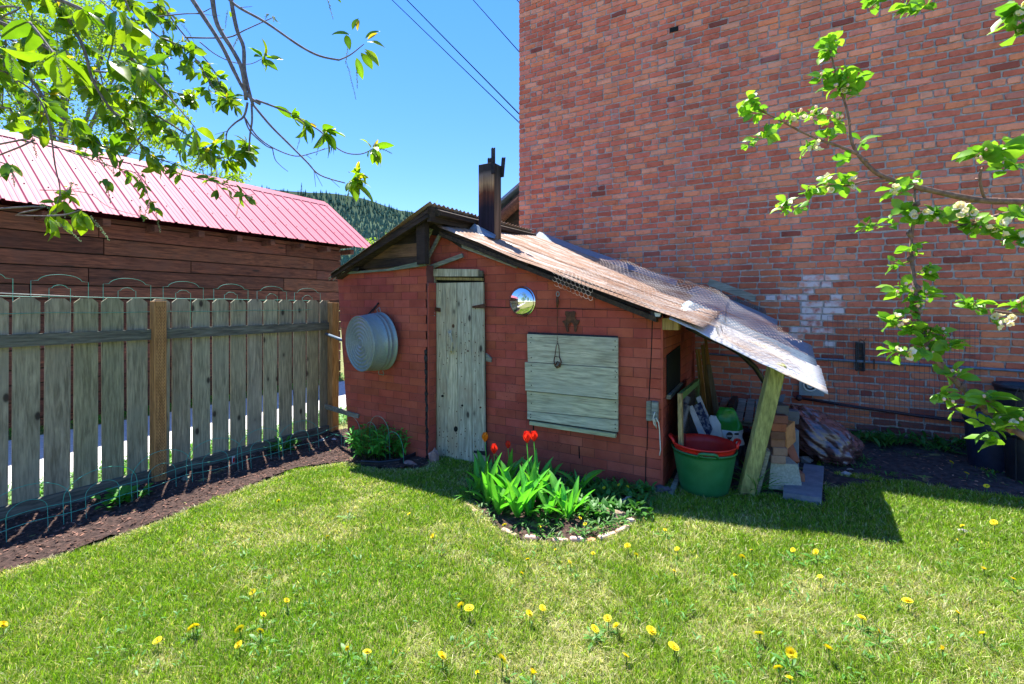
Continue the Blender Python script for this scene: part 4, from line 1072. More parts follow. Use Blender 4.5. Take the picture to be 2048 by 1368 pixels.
mb = MB(); mb.tube([onY(x, y, YF - .075) for x, y in ((1109, 714), (1108, 722), (1110, 732), (1114, 736), (1120, 733), (1122.5, 724), (1119, 714))], .005, 6); mb.tube([onY(x, y, YF - .08) for x, y in ((1112, 728), (1115, 723), (1119, 726), (1118, 731), (1113, 733))], .006, 6); mb.tube([onY(1107, 727, YF - .08), onY(1112, 730, YF - .08)], .006, 6); build('hobble_ring', mb, M['iron'], ck, True)
mb = MB(); Z3 = [(235, 405), (260, 395), (310, 407), (360, 395), (388, 405), (392, 440), (380, 478), (400, 528), (455, 537), (432, 590), (415, 620), (405, 705), (390, 716), (375, 705), (365, 610), (345, 578), (318, 568), (292, 590), (280, 640), (285, 712), (270, 716), (255, 700), (235, 620), (190, 547), (240, 535), (255, 490), (232, 450)]
mb.prism([onY(1100 + x / 7.6, 570 + y / 7.6, YF - .012) for x, y in Z3], (0, -.008, 0)); single('iron_plate', mb, M['iron'], 'flat rusty two-legged iron cutout hung above the boarded window', 'ornament')

# ================================================================ under the lean-to
base = onG(1408, 982); tb_ = Vector((base.x, base.y, g(base.x) + .01))
def trug(name, mat, label, z0, rt, rb, H, hang, rimh):
    th = thing(name, label, 'tub', (tb_.x, tb_.y, tb_.z + z0)); mb = MB(); n = 56; c = tb_ + Vector((0, 0, z0))
    prof = [(0, .0), (rb * .9, 0), (rb, .012)] + [(rb + (rt - rb) * (i / 8) ** .8, .012 + (H - .012) * i / 8) for i in range(1, 9)] + [(rt + .006, H - .012), (rt + .008, H), (rt, H + .003), (rt - .008, H - .004)] + [(rb - .01 + (rt - rb) * (i / 6) ** .8, .016 + (H - .02) * i / 6) for i in range(6, -1, -1)] + [(0, .016)]
    mb.lathe(prof, c, n); build('body', mb, mat, th, True)
    for ha in hang:
        mb = MB(); P = []; w = .30
        for i in range(11):
            s = -1 + 2 * i / 10; a = ha + s * w; hh = H - .01 + rimh * math.sqrt(max(0, 1 - abs(s) ** 3)); ro = rt + .004 + .02 * (1 - s * s)
            P.append(c + Vector((ro * math.cos(a), ro * math.sin(a), hh)))
        mb.tube(P, .011, 8); build('handle', mb, mat, th, True)
    return th
vd = math.atan2(-tb_.y, -tb_.x)
trug('green_tub', M['green_plastic'], 'large dark green flexible tub at the shed corner, holding the red one', 0, .222, .165, .315, (vd + .12, vd + .12 + math.pi), .035)
trug('red_tub', M['red_plastic'], 'bright red flexible tub nested inside the green tub', .034, .218, .158, .322, (vd + .1 + math.pi / 2, vd + .1 - math.pi / 2), .04)
# sash frame leaning on the wall
fr = thing('window_sash', 'old green-edged window sash leaning against the shed side wall', 'window sash', (-.68, 3.95, g(-.7)))
def fpt(px, py, x=-.66): return onX(px, py, x)
xs_ = -.68
cor = [(1355, 787), (1392, 757), (1392, 872), (1357, 925)]
W3 = [onX(x, y, xs_ + .03 * (i in (2, 3))) for i, (x, y) in enumerate(cor)]
def edgebar(a, b, wv, nm, mt, par, o=Vector((.03, 0, 0)), tint=None):
    mb = MB(); mb.pts8([a, a + o, b + o, b, a + wv, a + wv + o, b + wv + o, b + wv], tint); return build(nm, mb, M[mt], par)
dn = Vector((0, 0, -.05)); rt_ = Vector((0, .05, 0))
edgebar(W3[0] + dn, W3[1] + dn, -dn, 'top_rail', 'leanpost', fr, tint=(.5, .9, .75)); edgebar(W3[3], W3[0], rt_, 'stile', 'yellow_wood', fr, tint=(.9, 1, 1.1)); edgebar(W3[2], W3[1], -rt_ * .6, 'stile', 'leanpost', fr, tint=(.4, .6, .45))
mb = MB(); mb.add([W3[0] + Vector((.012, .04, -.04)), W3[1] + Vector((.012, -.03, -.04)), W3[2] + Vector((.012, -.03, 0)), W3[3] + Vector((.012, .04, 0)), W3[0] + Vector((.016, .04, -.04)), W3[1] + Vector((.016, -.03, -.04)), W3[2] + Vector((.016, -.03, 0)), W3[3] + Vector((.016, .04, 0))], [(0, 1, 2, 3), (7, 6, 5, 4), (0, 4, 5, 1), (1, 5, 6, 2), (2, 6, 7, 3), (3, 7, 4, 0)])
m_, t_, o_ = nt_new('dusty_glass'); M['dustglass'] = finish(m_, t_, o_, mix(t_, (.035, .03, .025), (.08, .06, .05), noi(t_, coords(t_), 6)), .12, 0, spec=.8, tint=False); build('pane', mb, M['dustglass'], fr)
# picture / panel frames
for k, (ax_, bx_, cx_, dx_, xx, lab) in enumerate((((1375, 815), (1384, 811), (1418, 884), (1404, 884), 4.12, 'white frame strip leaning in front of the dark panel'), ((1392, 796), (1400, 792), (1424, 850), (1416, 856), 4.30, 'shorter white frame strip leaning behind the blue panel'))):
    mb = MB(); mb.prism([onY(*ax_, xx), onY(*bx_, xx), onY(*cx_, xx), onY(*dx_, xx)], (0, .02, 0)); single('frame_strip', mb, M['white'], lab, 'frame strip')
mb = MB(); mb.prism([onY(1387, 812, 4.22), onY(1401, 804, 4.22), onY(1425, 858, 4.22), onY(1414, 884, 4.22), onY(1404, 870, 4.22)], (0, .012, 0)); single('blue_panel', mb, M['bluepic'], 'dark blue patterned panel wedged between the two white frame strips', 'panel')
mb = MB(); mb.prism([onY(1366, 800, 4.06), onY(1376, 815, 4.06), onY(1404, 890, 4.06), onY(1398, 925, 4.06), onY(1368, 925, 4.06)], (0, .012, 0)); single('framed_picture', mb, M['blackmetal'], 'dark framed picture leaning in front of the window sash', 'picture')
# standing lumber
for k, (x0, x1, yt, tn, lab) in enumerate(((1391, 1394, 700, (.8, .9, .7), 'thin pale lath, leftmost of the boards standing behind the shed corner'), (1395, 1399, 698, (1.2, 1, .6), 'bright yellow board standing second from left behind the shed corner'), (1401, 1408, 690, (.55, .6, .5), 'greyish middle board standing behind the shed corner'), (1408, 1413, 676, (.7, .55, .35), 'tallest brown board standing behind the shed corner'), (1413, 1421, 730, (.35, .45, .75), 'bluish wide board standing at the right of the lumber'))):
    Yb = 5.05 - .05 * k; z0 = g(-.4); mb = MB(); a = onY(x0, yt, Yb); b = onY(x1, yt, Yb)
    l = .10 + .01 * k; mb.prism([a, b, Vector((b.x + l, b.y, z0)), Vector((a.x + l * .8, a.y, z0))], (0, .03, 0), tn); single('lumber_board', mb, M['yellow_wood'], lab, 'board', 'boards standing behind the shed corner')
# pallet
pl = thing('pallet', 'grey slatted pallet standing against the brick wall under the roof', 'pallet', (-.05, 5.3, g(0)))
for k in range(6):
    a = onY(1452 + k * 17, 796 + k * .5, 5.60); b = onY(1436 + k * 20, 838 + k * 1.5, 5.05); w = Vector((.035, 0, 0)); o = Vector((0, 0, -.018)); mb = MB()
    mb.pts8([b - w + o, b + w + o, a + w + o, a - w + o, b - w, b + w, a + w, a - w]); build('slat', mb, M['grey_wood'], pl).scale = (1, 1, 1)
for (x0, y0, x1, y1, YY) in ((1440, 834, 1540, 843, 5.08), (1452, 800, 1545, 804, 5.55)):
    a = onY(x0, y0, YY); b = onY(x1, y1, YY); mb = MB(); u = Vector((0, 0, .025)); o = Vector((0, .03, 0)); mb.pts8([a - u * 2.6, b - u * 2.6, b - u * 2.6 + o, a - u * 2.6 + o, a - u * .8, b - u * .8, b - u * .8 + o, a - u * .8 + o]); build('stringer', mb, M['grey_wood'], pl)
for x in (-.42, .0): mb = MB(); mb.box((x, 5.3, (g(0) + .42) / 2 - .0), (.05, .5, .5 - g(0) - .08)); build('leg', mb, M['dark_wood_x'], pl)
# fertiliser bag
fb = onG(1447, 950); fb = Vector((fb.x, fb.y + .25, g(fb.x)))
def sack(c, w, d, h, seed, topw=.35, n=28, m=20, lean=(0, 0), wr=.03):
    V = []; Fc = []
    for i in range(m + 1):
        f_ = i / m; zz = h * f_; pr = (1 - abs(2 * f_ - .75) ** 3.2 * .30) if f_ < .8 else None
        ww = w * (1 - .15 * (1 - f_) ** 3); dd = d * (1 - .2 * (1 - f_) ** 3)
        if f_ > .62: q = (f_ - .62) / .38; ww *= 1 - (1 - topw) * q ** 1.3; dd *= 1 - .93 * q ** .9
        for k in range(n):
            a = 2 * math.pi * k / n; cx = math.copysign(abs(math.cos(a)) ** .75, math.cos(a)); sy_ = math.copysign(abs(math.sin(a)) ** .75, math.sin(a))
            p = Vector((ww * cx, dd * sy_, zz)); nn = mnoise.noise(p * 9 + Vector((seed, 0, 0))) * wr + mnoise.noise(p * 22 + Vector((seed, 5, 0))) * wr * .4
            p += Vector((cx, sy_, 0)) * nn + Vector((lean[0] * f_ * f_, lean[1] * f_ * f_, .02 * nn)); V.append(Vector(c) + p)
    for i in range(m):
        for k in range(n): j = (k + 1) % n; Fc.append((i * n + k, i * n + j, (i + 1) * n + j, (i + 1) * n + k))
    Fc.append(tuple(range(m * n, m * n + n))); return V, Fc
bg_ = thing('seed_bag', 'open white and green plastic bag with a black shield emblem behind the tubs', 'bag', tuple(fb))
V, Fc = sack(fb, .135, .09, .50, 3, .42); mb = MB(); mb.add(V[:28 * 9], [f for f in Fc[:28 * 8]]); build('lower_sack', mb, M['rubber'], bg_, True)
mb = MB(); mb.add(V[28 * 8:28 * 14], Fc[:28 * 5]); build('white_band', mb, M['bagwhite'], bg_, True)
mb = MB(); mb.add(V[28 * 13:], Fc[:28 * 7] + [tuple(range(28 * 7, 28 * 8))]); build('green_top', mb, M['baggreen'], bg_, True)
V2, F2 = sack(fb + Vector((-.085, -.11, .08)), .075, .03, .36, 9, .3, 20, 16, (-.01, .02), .02); mb = MB(); mb.add(V2, F2[:-1] + [tuple(range(16 * 20, 17 * 20))]); build('folded_flap', mb, M['bagwhite'], bg_, True)
def vface(c, w, h, prof, nm, mt, par, th=-.003):
    mb = MB(); rv = Vector((CS, SN, 0)); mb.prism([c + rv * (x * w) + Vector((0, 0, z * h)) for x, z in prof], Vector((SN, -CS, 0)) * -th, None); return build(nm, mb, M[mt], par)
ec = onY(1459, 872, fb.y - .125)
vface(ec, .026, .034, [(-1, .5), (-.5, .9), (0, 1), (.5, .9), (1, .5), (.9, -.2), (.5, -.7), (0, -1), (-.5, -.7), (-.9, -.2)], 'shield_emblem', 'blackmetal', bg_)
for q in (-.6, -.2, .2, .6): vface(ec + Vector((CS, SN, 0)) * q * .026 + Vector((SN, -CS, 0)) * .002, .003, .008, [(-1, -1), (1, -1), (1, 1), (-1, 1)], 'emblem_mark', 'white', bg_)
vface(onY(1473, 868, fb.y - .12), .018, .007, [(-1, -1), (1, -1), (1, 1), (-1, 1)], 'print_block', 'blackmetal', bg_)
# pale sheet behind post
mb = MB(); mb.prism([onY(1562, 790, 5.3), onY(1571, 788, 5.3), onY(1568, 800, 5.3), onY(1559, 815, 5.3), onY(1545, 818, 5.3)], (0, .02, 0)); single('foam_sheet', mb, M['slab'], 'pale bluish sheet standing behind the prop post', 'sheet')
# black hose arc
P_ = [onY(x, y, YY) for x, y, YY in ((1372, 655, 3.9), (1408, 672, 3.95), (1445, 686, 4.0), (1480, 706, 4.05), (1510, 735, 4.1), (1530, 766, 4.15), (1541, 800, 4.2), (1545, 830, 4.25))]
mb = MB(); mb.tube(P_, [.012, .018, .021, .023, .022, .02, .018, .016], 8); single('black_hose', mb, M['rubber'], 'thick black hose arching down under the lean-to roof', 'hose', smooth=True)
# pier block, bricks, paver
def bx(name, pxc, pyc, Y, size, rz, mat, label, cat, group=None, tint=None, zc=None, tilt=0, par=None, bev=.004):
    c = onY(pxc, pyc, Y)
    if zc is not None: c.z = zc
    mb = MB(); mb.box((0, 0, 0), size, Matrix.Rotation(rz, 3, 'Z') @ Matrix.Rotation(tilt, 3, 'X'), tint, bev)
    me = mesh_from(name, mb.v, mb.f, mb.t, M[mat]); o = link(name, me, c); return tag(o, label, cat, group)
pb_ = onG(1560, 986); gz = g(pb_.x); mb = MB(); ry = Matrix.Rotation(.32, 3, 'Z')
lo_ = [(-.115, -.115), (.115, -.115), (.115, .115), (-.115, .115)]; hi_ = [(q[0] * .78, q[1] * .78) for q in lo_]
cc = Vector((pb_.x, pb_.y + .13, gz + .02)); mb.pts8([cc + ry @ Vector((x, y, 0)) for x, y in lo_] + [cc + ry @ Vector((x, y, .185)) for x, y in hi_]); single('pier_block', mb, M['concrete'], 'speckled concrete pier block standing on the lawn edge under the bricks', 'block')
zt_ = cc.z + .186; lab = ['lowest brick, pale, lying directly on the pier block', 'second brick up from the pier block, pale grey', 'third brick up in the stack on the pier block', 'fourth brick up in the stack on the pier block, darker', 'fifth brick up in the stack, red-brown', 'top brick of the squared stack on the pier block']
tn = [(.75, 1.5, 1.7), (.7, 1.3, 1.45), (.6, .9, .9), (.42, .6, .6), (.75, .75, .6), (.5, .6, .7)]
for k in range(6):
    mb = MB(); c = cc + Vector((-.035 + .008 * (k % 2) - .01 * (k > 1) + .01 * (k > 3), -.02 + .006 * (k % 3), .186 + .0295 + .0585 * k)); mb.box(c, (.098, .198, .057), Matrix.Rotation(.30 + .04 * (k % 3 - 1), 3, 'Z'), tuple(.42 * q if i == 0 else .14 * q if i == 1 else .09 * q for i, q in enumerate(tn[k])), .004)
    single('loose_brick', mb, M['brick'], lab[k], 'brick', 'loose bricks piled by the prop post')
zz = zt_ + .0585 * 6
mb = MB(); mb.box(cc + Vector((-.02, .04, .186 + .0585 * 6 + .034)), (.09, .19, .06), Matrix.Rotation(.42, 3, 'Z'), (.10, .10, .11), .004); single('loose_brick', mb, M['brick'], 'dark grey brick lying loose on top of the squared stack', 'brick', 'loose bricks piled by the prop post')
for (px_, py_, dy, s, rz, tl, c, lb) in ((1569, 826, .42, (.20, .10, .062), .1, 0, (.15, .165, .19), 'blue-grey paving brick resting highest at the back of the pile'), (1569, 838, .42, (.19, .10, .05), .15, 0, (.14, .15, .17), 'grey brick right under the highest blue-grey one'), (1572, 868, .22, (.075, .18, .17), -.35, .15, (.52, .24, .09), 'orange brick standing tilted beside the squared stack'), (1571, 908, .28, (.07, .20, .20), .5, -.7, (.32, .11, .06), 'red brick leaning low behind the pier block'), (1592, 958, .05, (.085, .10, .12), .35, 0, (.26, .12, .08), 'stub of red-brown brick standing right of the pier block'), (1560, 850, .35, (.10, .18, .06), .3, .2, (.44, .16, .09), 'reddish brick half hidden behind the orange one')):
    c0_ = onY(px_, py_, cc.y + dy); mb = MB(); mb.box(c0_, s, Matrix.Rotation(rz, 3, 'Z') @ Matrix.Rotation(tl, 3, 'X'), c, .005); single('loose_brick', mb, M['brick'], lb, 'brick', 'loose bricks piled by the prop post')
for (px_, py_) in ((1575, 900), (1570, 870)): pass
mb = MB(); c0_ = cc + Vector((-.01, .40, .17)); mb.box(c0_, (.24, .24, .36), Matrix.Rotation(.2, 3, 'Z'), None, .006); single('concrete_block', mb, M['slab'], 'dark concrete block in the shade holding up the back bricks', 'block')
pv = [onG(1566, 1001), onG(1643, 1012), onG(1648, 946), onG(1608, 940), onG(1600, 985), onG(1568, 980)]
mb = MB(); mb.prism([Vector((p.x, p.y, g(p.x) + .055)) for p in pv], (0, 0, -.06)); single('paver_slab', mb, M['slab'], 'blue-grey paver slab lying on the ground right of the pier block', 'slab')
mb = MB(); a = onG(1336, 992); b = onG(1356, 960); u = Vector((0, 0, .02)); s_ = Vector((.035, 0, 0)); mb.pts8([a, a + s_, b + s_, b, a + u, a + s_ + u, b + s_ + u * 4, b + u * 4]); single('wood_scrap', mb, M['grey_wood'], 'grey wood scrap on the ground between shed corner and green tub', 'board')
# brown sack
bc = onG(1640, 925); bc = Vector((bc.x + .0, bc.y + .12, g(bc.x)))
mb = MB(); n, m = 110, 64
for i in range(m + 1):
    th = math.pi * i / m
    for k in range(n):
        a = 2 * math.pi * k / n; d = Vector((math.sin(th) * math.cos(a), math.sin(th) * math.sin(a), math.cos(th)))
        q = Vector((math.copysign(abs(d.x) ** .7, d.x) * .33, math.copysign(abs(d.y) ** .7, d.y) * .26, math.copysign(abs(d.z) ** .75, d.z) * .19))
        w = mnoise.noise(Vector((q.x * 3 - q.z * 4, q.y * 16 + q.x * 5, q.z * 26 + q.x * 7))) * .034 + mnoise.noise(Vector((q.x * 2, q.y * 34, q.z * 44 + q.x * 9))) * .014 - abs(mnoise.noise(Vector((q.x * 4 + q.z * 3, q.y * 9 - q.x * 6, q.z * 12)))) * .022 + mnoise.noise(q * 6) * .035 + mnoise.noise(q * 45) * .004
        q += d * w; q.z += .02 * q.y
        q.y *= 1 - .25 * max(0, -q.x / .33)
        p = bc + Matrix.Rotation(-.15, 3, 'Z') @ Matrix.Rotation(.50, 3, 'Y') @ (q * .92) + Vector((0, 0, .20)); p.z = max(p.z, g(p.x) - .01)
        mb.v.append(tuple(p)); mb.t.append((1, 1, 1))
for i in range(m):
    for k in range(n): j = (k + 1) % n; mb.f.append((i * n + k, (i + 1) * n + k, (i + 1) * n + j, i * n + j))
sk = thing('mulch_sack', 'slumped shiny brown plastic sack beside the brick pile against the wall', 'sack', tuple(bc)); build('sack_body', mb, M['sack_brown'], sk, True)
mb = MB(); a = onY(1617, 818, bc.y + .12)
V, Fc = sack(a + Vector((.03, 0, -.24)), .11, .07, .25, 5, .12, 24, 14, (-.02, 0), .05); mb.add(V, Fc); build('tied_neck', mb, M['sack_brown'], sk, True)
# curved mesh roll and grey board behind the roof
yb = 5.50
mb = MB(); mb.prism([onY(1420, 557, yb), onY(1512, 590, yb), onY(1509, 604, yb), onY(1414, 570, yb)], (0, .02, 0)); single('grey_board', mb, M['grey_wood'], 'grey-green board propped behind the lean-to roof against the brick wall', 'board')
mb = MB()
for i in range(34):
    f_ = i / 33; a = onY(1408 + 122 * f_, 572 + 46 * f_, yb - .03); b = onY(1412 + 124 * f_, 606 + 44 * f_, yb - .12); mb.tube([a, (a + b) / 2 + Vector((0, -.02, 0)), b], .003, 4)
for j in range(14):
    f_ = j / 13; a = onY(1408 + 4 * f_, 572 + 34 * f_, yb - .03 - .09 * f_); b = onY(1530 + 6 * f_, 618 + 32 * f_, yb - .03 - .09 * f_); mb.tube([a, b], .003, 4)
m_, t_, o_ = nt_new('teal_mesh'); M['teal'] = finish(m_, t_, o_, mix(t_, (.015, .06, .07), (.03, .09, .10), .5), .6, tint=False)
single('teal_netting', mb, M['teal'], 'dark teal netting panel under the grey board behind the roof', 'netting')

# ================================================================ things on and by the brick wall
YB = YW - .03
mb = MB(); mb.tube([onY(x, y, YB - .02) for x, y in ((1405, 707), (1500, 714), (1640, 718), (1760, 725), (1900, 733), (2060, 743))] + [Vector((5.6, YB - .02, .98))], .0125, 8); cd = single('wall_conduit', mb, M['conduit'], 'blue-grey conduit running along the brick wall, the upper of the two pipes', 'pipe', smooth=True)
mb = MB(); mb.tube([onY(x, y, YB - .02) for x, y in ((1594, 795), (1720, 815), (1840, 832), (1990, 850))] + [Vector((4.6, YB - .02, .42))], .014, 8); mb.blob(onY(1598, 796, YB - .02), .032, 2, .1, 10, 7); single('dark_pipe', mb, M['darkpipe'], 'dark rusty pipe low on the brick wall, the lower of the two pipes', 'pipe', smooth=True)
br = thing('insulator_bracket', 'dark iron bracket with rollers bolted upright on the brick wall', 'bracket', tuple(onY(1720, 742, YB)))
mb = MB(); mb.prism([onY(1711, 684, YB), onY(1728, 686, YB), onY(1728, 743, YB), onY(1713, 741, YB)], (0, -.012, 0)); build('back_plate', mb, M['blackmetal'], br)
for y in (698, 712, 727, 736): mb = MB(); mb.lathe([(0, 0), (.012, 0), (.014, .004), (.010, .010), (.0, .012)], onY(1720, y, YB - .012), 12, FRONT); build('bolt', mb, M['iron'], br, True)
for x in (1712, 1728): mb = MB(); mb.prism([onY(x - 1.5, 684, YB - .012), onY(x + 1.5, 684, YB - .012), onY(x + 1.5, 742, YB - .012), onY(x - 1.5, 741, YB - .012)], (0, -.03, 0)); build('flange', mb, M['blackmetal'], br)
mb = MB(); mb.tube([onY(x, y, YB - .02) for x, y in ((1719, 684), (1720, 678), (1728, 683), (1732, 676))], .004, 5); build('wire_hook', mb, M['iron'], br)
mb = MB(); mb.box(onY(1748, 728, YB - .03), (.012, .02, .10)); single('pipe_clip', mb, M['iron'], 'small rusty pipe clip hanging on the conduit right of the bracket', 'clip')
mt = thing('meter_plate', 'grey-green square plate with round socket half hidden behind the roof corner', 'plate', tuple(onY(1620, 790, YB)))
mb = MB(); mb.prism([onY(1598, 752, YB), onY(1648, 756, YB), onY(1648, 792, YB), onY(1598, 789, YB)], (0, -.03, 0)); build('plate', mb, M['zinc_sheet'], mt).data.materials[0] = M['blue_sheet']
for r0, r1, mt_ in ((.062, .05, 'rope'), (.042, .034, 'blackmetal'), (.026, .018, 'rope')): mb = MB(); mb.lathe([(r1, 0), (r1, .014), (r0, .014), (r0, 0)], onY(1620, 771, YB - .03), 28, FRONT); build('socket_ring', mb, M[mt_], mt, True)
mb = MB(); n_ = 30
for i in range(n_ + 1):
    f_ = i / n_; mb.tube([onY(1655 + 305 * f_, 632 + 12 * f_, YB - .045), onY(1660 + 300 * f_, 862 + 24 * f_ , YB - .03 )], .0014, 4, cap=False)
for j in range(19):
    f_ = j / 18; mb.tube([onY(1655, 632 + 228 * f_, YB - .045), onY(1800, 640 + 234 * f_, YB - .06), onY(1962, 645 + 240 * f_, YB - .045)], .0014, 4, cap=False)
single('wire_netting', mb, M['wire_dark'], 'thin dark square wire netting fixed over the lower brick wall', 'netting')
def pot(px_, rim, bot, Y, r, h, label, mat):
    c = onY(px_, bot, Y); c.z = g(c.x); th = thing('nursery_pot', label, 'plant pot', tuple(c), 'dark nursery pots at the foot of the brick wall'); mb = MB()
    mb.lathe([(0, 0), (r * .82, 0), (r * .84, .01), (r * .97, h - .04), (r * .97, h - .035), (r * 1.03, h - .03), (r * 1.04, h), (r * 1.0, h), (r * .94, h - .03), (r * .8, .06), (0, .06)], c, 40); build('body', mb, M[mat], th, True); return c, th
pot(1990, 832, 942, 5.12, .185, .41, 'dark blue-black nursery pot standing in front, half behind the apple branch', 'potblue')
c_, t2 = pot(2055, 775, 900, 5.48, .20, .62, 'taller black pot standing behind the front pot by the brick wall', 'rubber')
c_, t3 = pot(2062, 870, 960, 4.85, .15, .36, 'black pot cut by the right edge of the photo in front of the others', 'rubber')
mb = MB(); c = onG(2032, 968); mb.tube([c, c + Vector((0, 0, .22)), c + Vector((0, 0, .66)), c + Vector((.02, .01, .70)), c + Vector((.04, .02, .66)), c + Vector((.04, .02, 0))], .0035, 5)
single('wire_stake', mb, M['blackmetal'], 'thin hooked wire stake standing at the far right by the pots', 'stake')

# ================================================================ plants
def leaf_arr(L=1.0, W=.4, seg=6, fold=.25, curl=.3, wide=.45, tipw=0.0, wave=.0, cols=3):
    """leaf along +Y, normal +Z, curl bends down"""
    V = []; Fc = []
    for i in range(seg + 1):
        f_ = i / seg; w = W / 2 * (math.sin(math.pi * f_ ** (math.log(.5) / math.log(wide))) ** .8 if 0 < f_ < 1 else (.04 if f_ == 0 else tipw)); ang = curl * f_
        y = L * (math.sin(ang) / curl if abs(curl) > 1e-3 else f_); z = -L * ((1 - math.cos(ang)) / curl if abs(curl) > 1e-3 else 0)
        for s in (-1, 0, 1):
            V.append(Vector((s * w, y, z + abs(s) * w * fold + s * wave * math.sin(f_ * 9))))
    for i in range(seg):
        for s in (0, 1): a = i * 3 + s; Fc.append((a, a + 1, a + 4, a + 3))
    return V, Fc
def leaf_me(name, mat, tint, **k): V, Fc = leaf_arr(**k); return mesh_from(name, V, Fc, [tuple(q * (1.35 if i % 3 == 1 else .9) for q in tint) for i in range(len(V))], mat, True)
def put(mb, VF, pos, d, n, s, tint):
    V, Fc = VF; d = Vector(d).normalized(); n = Vector(n); n = n - d * n.dot(d)
    if n.length < 1e-4: n = d.orthogonal()
    n.normalize(); x = d.cross(n); pos = Vector(pos)
    mb.add([pos + (x * v.x + d * v.y + n * v.z) * s for v in V], Fc, tint)
def rdir(z0=-1, z1=1):
    a = R.uniform(0, 6.283); z = R.uniform(z0, z1); r = math.sqrt(max(0, 1 - z * z)); return Vector((r * math.cos(a), r * math.sin(a), z))
# ---- tulips
TL = [leaf_me('leaf', M['leaf_tulip'], (.9 + .2 * R.random(), .9 + .3 * R.random(), .9), L=1, W=w, seg=7, fold=f_, curl=c, wide=wd) for w, f_, c, wd in ((.19, .6, .35, .45), (.22, .5, .8, .5), (.15, .7, .2, .4), (.24, .4, 1.3, .5), (.17, .5, -.25, .45), (.20, .6, .6, .35))]
def tulip(px_, py_, nl, hmul, label, flower=None, rz=0):
    b = onG(px_, py_, .0); b.z += .005; b = Vector(b)
    t = thing('tulip', label, 'tulip', tuple(b), 'tulips in the brick-edged bed')
    for k in range(nl + 3):
        a = k * 2.4 + R.uniform(-.4, .4) + rz; o = Vector((math.cos(a), math.sin(a), 0)); up_ = R.uniform(.75, 1.0)
        d = (o * R.uniform(.05, .6) + Vector((0, 0, up_))); L = R.uniform(.16, .35) * hmul
        place('leaf', TL[R.randrange(6)], b + o * .012, d, -o + Vector((0, 0, .2)), (L * R.uniform(.8, 1.1), L, L), t)
    if flower:
        fx, fy, mt, hs, open_ = flower
        top = atT(fx, fy, pxof(b)[2] ); mb = MB(); mid = b.lerp(top, .5) + Vector((.01, .005, 0)); mb.tube([b, mid, top], [.0045, .004, .0035], 7); build('stem', mb, M['leaf_tulip'], t, True)
        fl = D.objects.new('flower', None); COL.objects.link(fl); fl.parent = t; fl.location = top - b
        for k in range(6):
            a = k * math.pi / 3 + .2; o = Vector((math.cos(a), math.sin(a), 0)); V, Fc = leaf_arr(1, .62, 6, .3, -.75 if k % 2 else -.95, .5)
            me = mesh_from('petal', V, Fc, [(1, 1, 1) if k % 2 else (.9, .85, .9)] * len(V), M[mt], True)
            place('petal', me, top + o * .003, o * (.50 + open_) + Vector((0, 0, .9)), -o + Vector((0, 0, .5)), hs * 1.6, fl)
tulip(972, 985, 4, 1.05, 'orange-yellow tulip bloom, the leftmost flower, in front of the door hinge', (970, 884, 'petal_orange', .050, .0))
tulip(990, 992, 4, 1.1, 'lowest red tulip bloom, second flower from the left', (988, 908, 'petal_red', .052, .0))
tulip(1018, 978, 3, 1.0, 'small red tulip bloom closest to the shed wall, middle of the five', (1016, 897, 'petal_red', .040, .05))
tulip(1056, 1012, 5, 1.1, 'largest open red tulip bloom, tall, left one of the touching pair', (1054, 886, 'petal_red', .056, .1))
tulip(1070, 995, 4, 1.1, 'red tulip bloom behind the largest one, right of the touching pair', (1068, 883, 'petal_red', .052, .08))
TP = [(955, 992, 4, .95, 'broad tulip leaves at the left end of the bed'), (976, 1010, 4, 1.1, 'flowerless tulip clump left of centre at the front'), (998, 1030, 5, 1.15, 'tall flowerless tulip clump in the front left of the bed'), (1020, 1010, 5, 1.2, 'upright flowerless tulip leaves just below the small red bloom'), (1035, 1038, 5, 1.15, 'big flowerless tulip clump at the front centre of the bed'), (1058, 1035, 4, 1.1, 'flowerless tulip leaves right of the front centre clump'), (1080, 1005, 3, 1.2, 'wide tulip leaves leaning right under the red pair'), (1098, 1030, 4, .9, 'flowerless tulip plant in the middle right of the bed'), (1118, 1020, 3, .9, 'thin tulip leaves beside the middle right plant'), (1132, 1040, 5, 1.0, 'rightmost sunlit tulip leaf clump'), (1146, 1028, 4, .85, 'tulip leaves half in shade right of the sunlit clump'), (1158, 990, 3, .95, 'upright tulip leaves in the shade by the shed wall'), (1104, 960, 2, .8, 'lone tulip leaf spike against the red wall')]
for p in TP: tulip(p[0], p[1], p[2], p[3], p[4])
# ---- leafy weeds as stuff
LW = [leaf_arr(1, .28, 3, .3, .6, .5), leaf_arr(1, .12, 3, .2, .8, .4), leaf_arr(1, .45, 3, .2, .5, .55)]
def weeds(name, label, pts, n, h, lo, hi, kinds=(0, 1), spread=.03):
    mb = MB()
    for (x, y) in pts:
        for q in range(n):
            a = R.uniform(0, 6.28); o = Vector((math.cos(a), math.sin(a), 0)); p = Vector((x + R.gauss(0, spread), y + R.gauss(0, spread), 0)); p.z = g(p.x) + .012 + R.uniform(0, h * .5)
            k = R.random(); put(mb, LW[R.choice(kinds)], p, o * R.uniform(.3, 1.2) + Vector((0, 0, R.uniform(.2, 1.1))), Vector((0, 0, 1)) - o * .4, h * R.uniform(.5, 1.1), tuple(a_ + (b_ - a_) * k for a_, b_ in zip(lo, hi)))
    o = build(name, mb, M['leaf_weed'], None, True); return tag(o, label, None, kind='stuff')
def rnd_in(poly, n, cond=None):
    xs_ = [p[0] for p in poly]; ys_ = [p[1] for p in poly]; out = []
    while len(out) < n:
        x, y = R.uniform(min(xs_), max(xs_)), R.uniform(min(ys_), max(ys_))
        if inpoly(x, y, poly) and (cond is None or cond(x, y)): out.append((x, y))
    return out
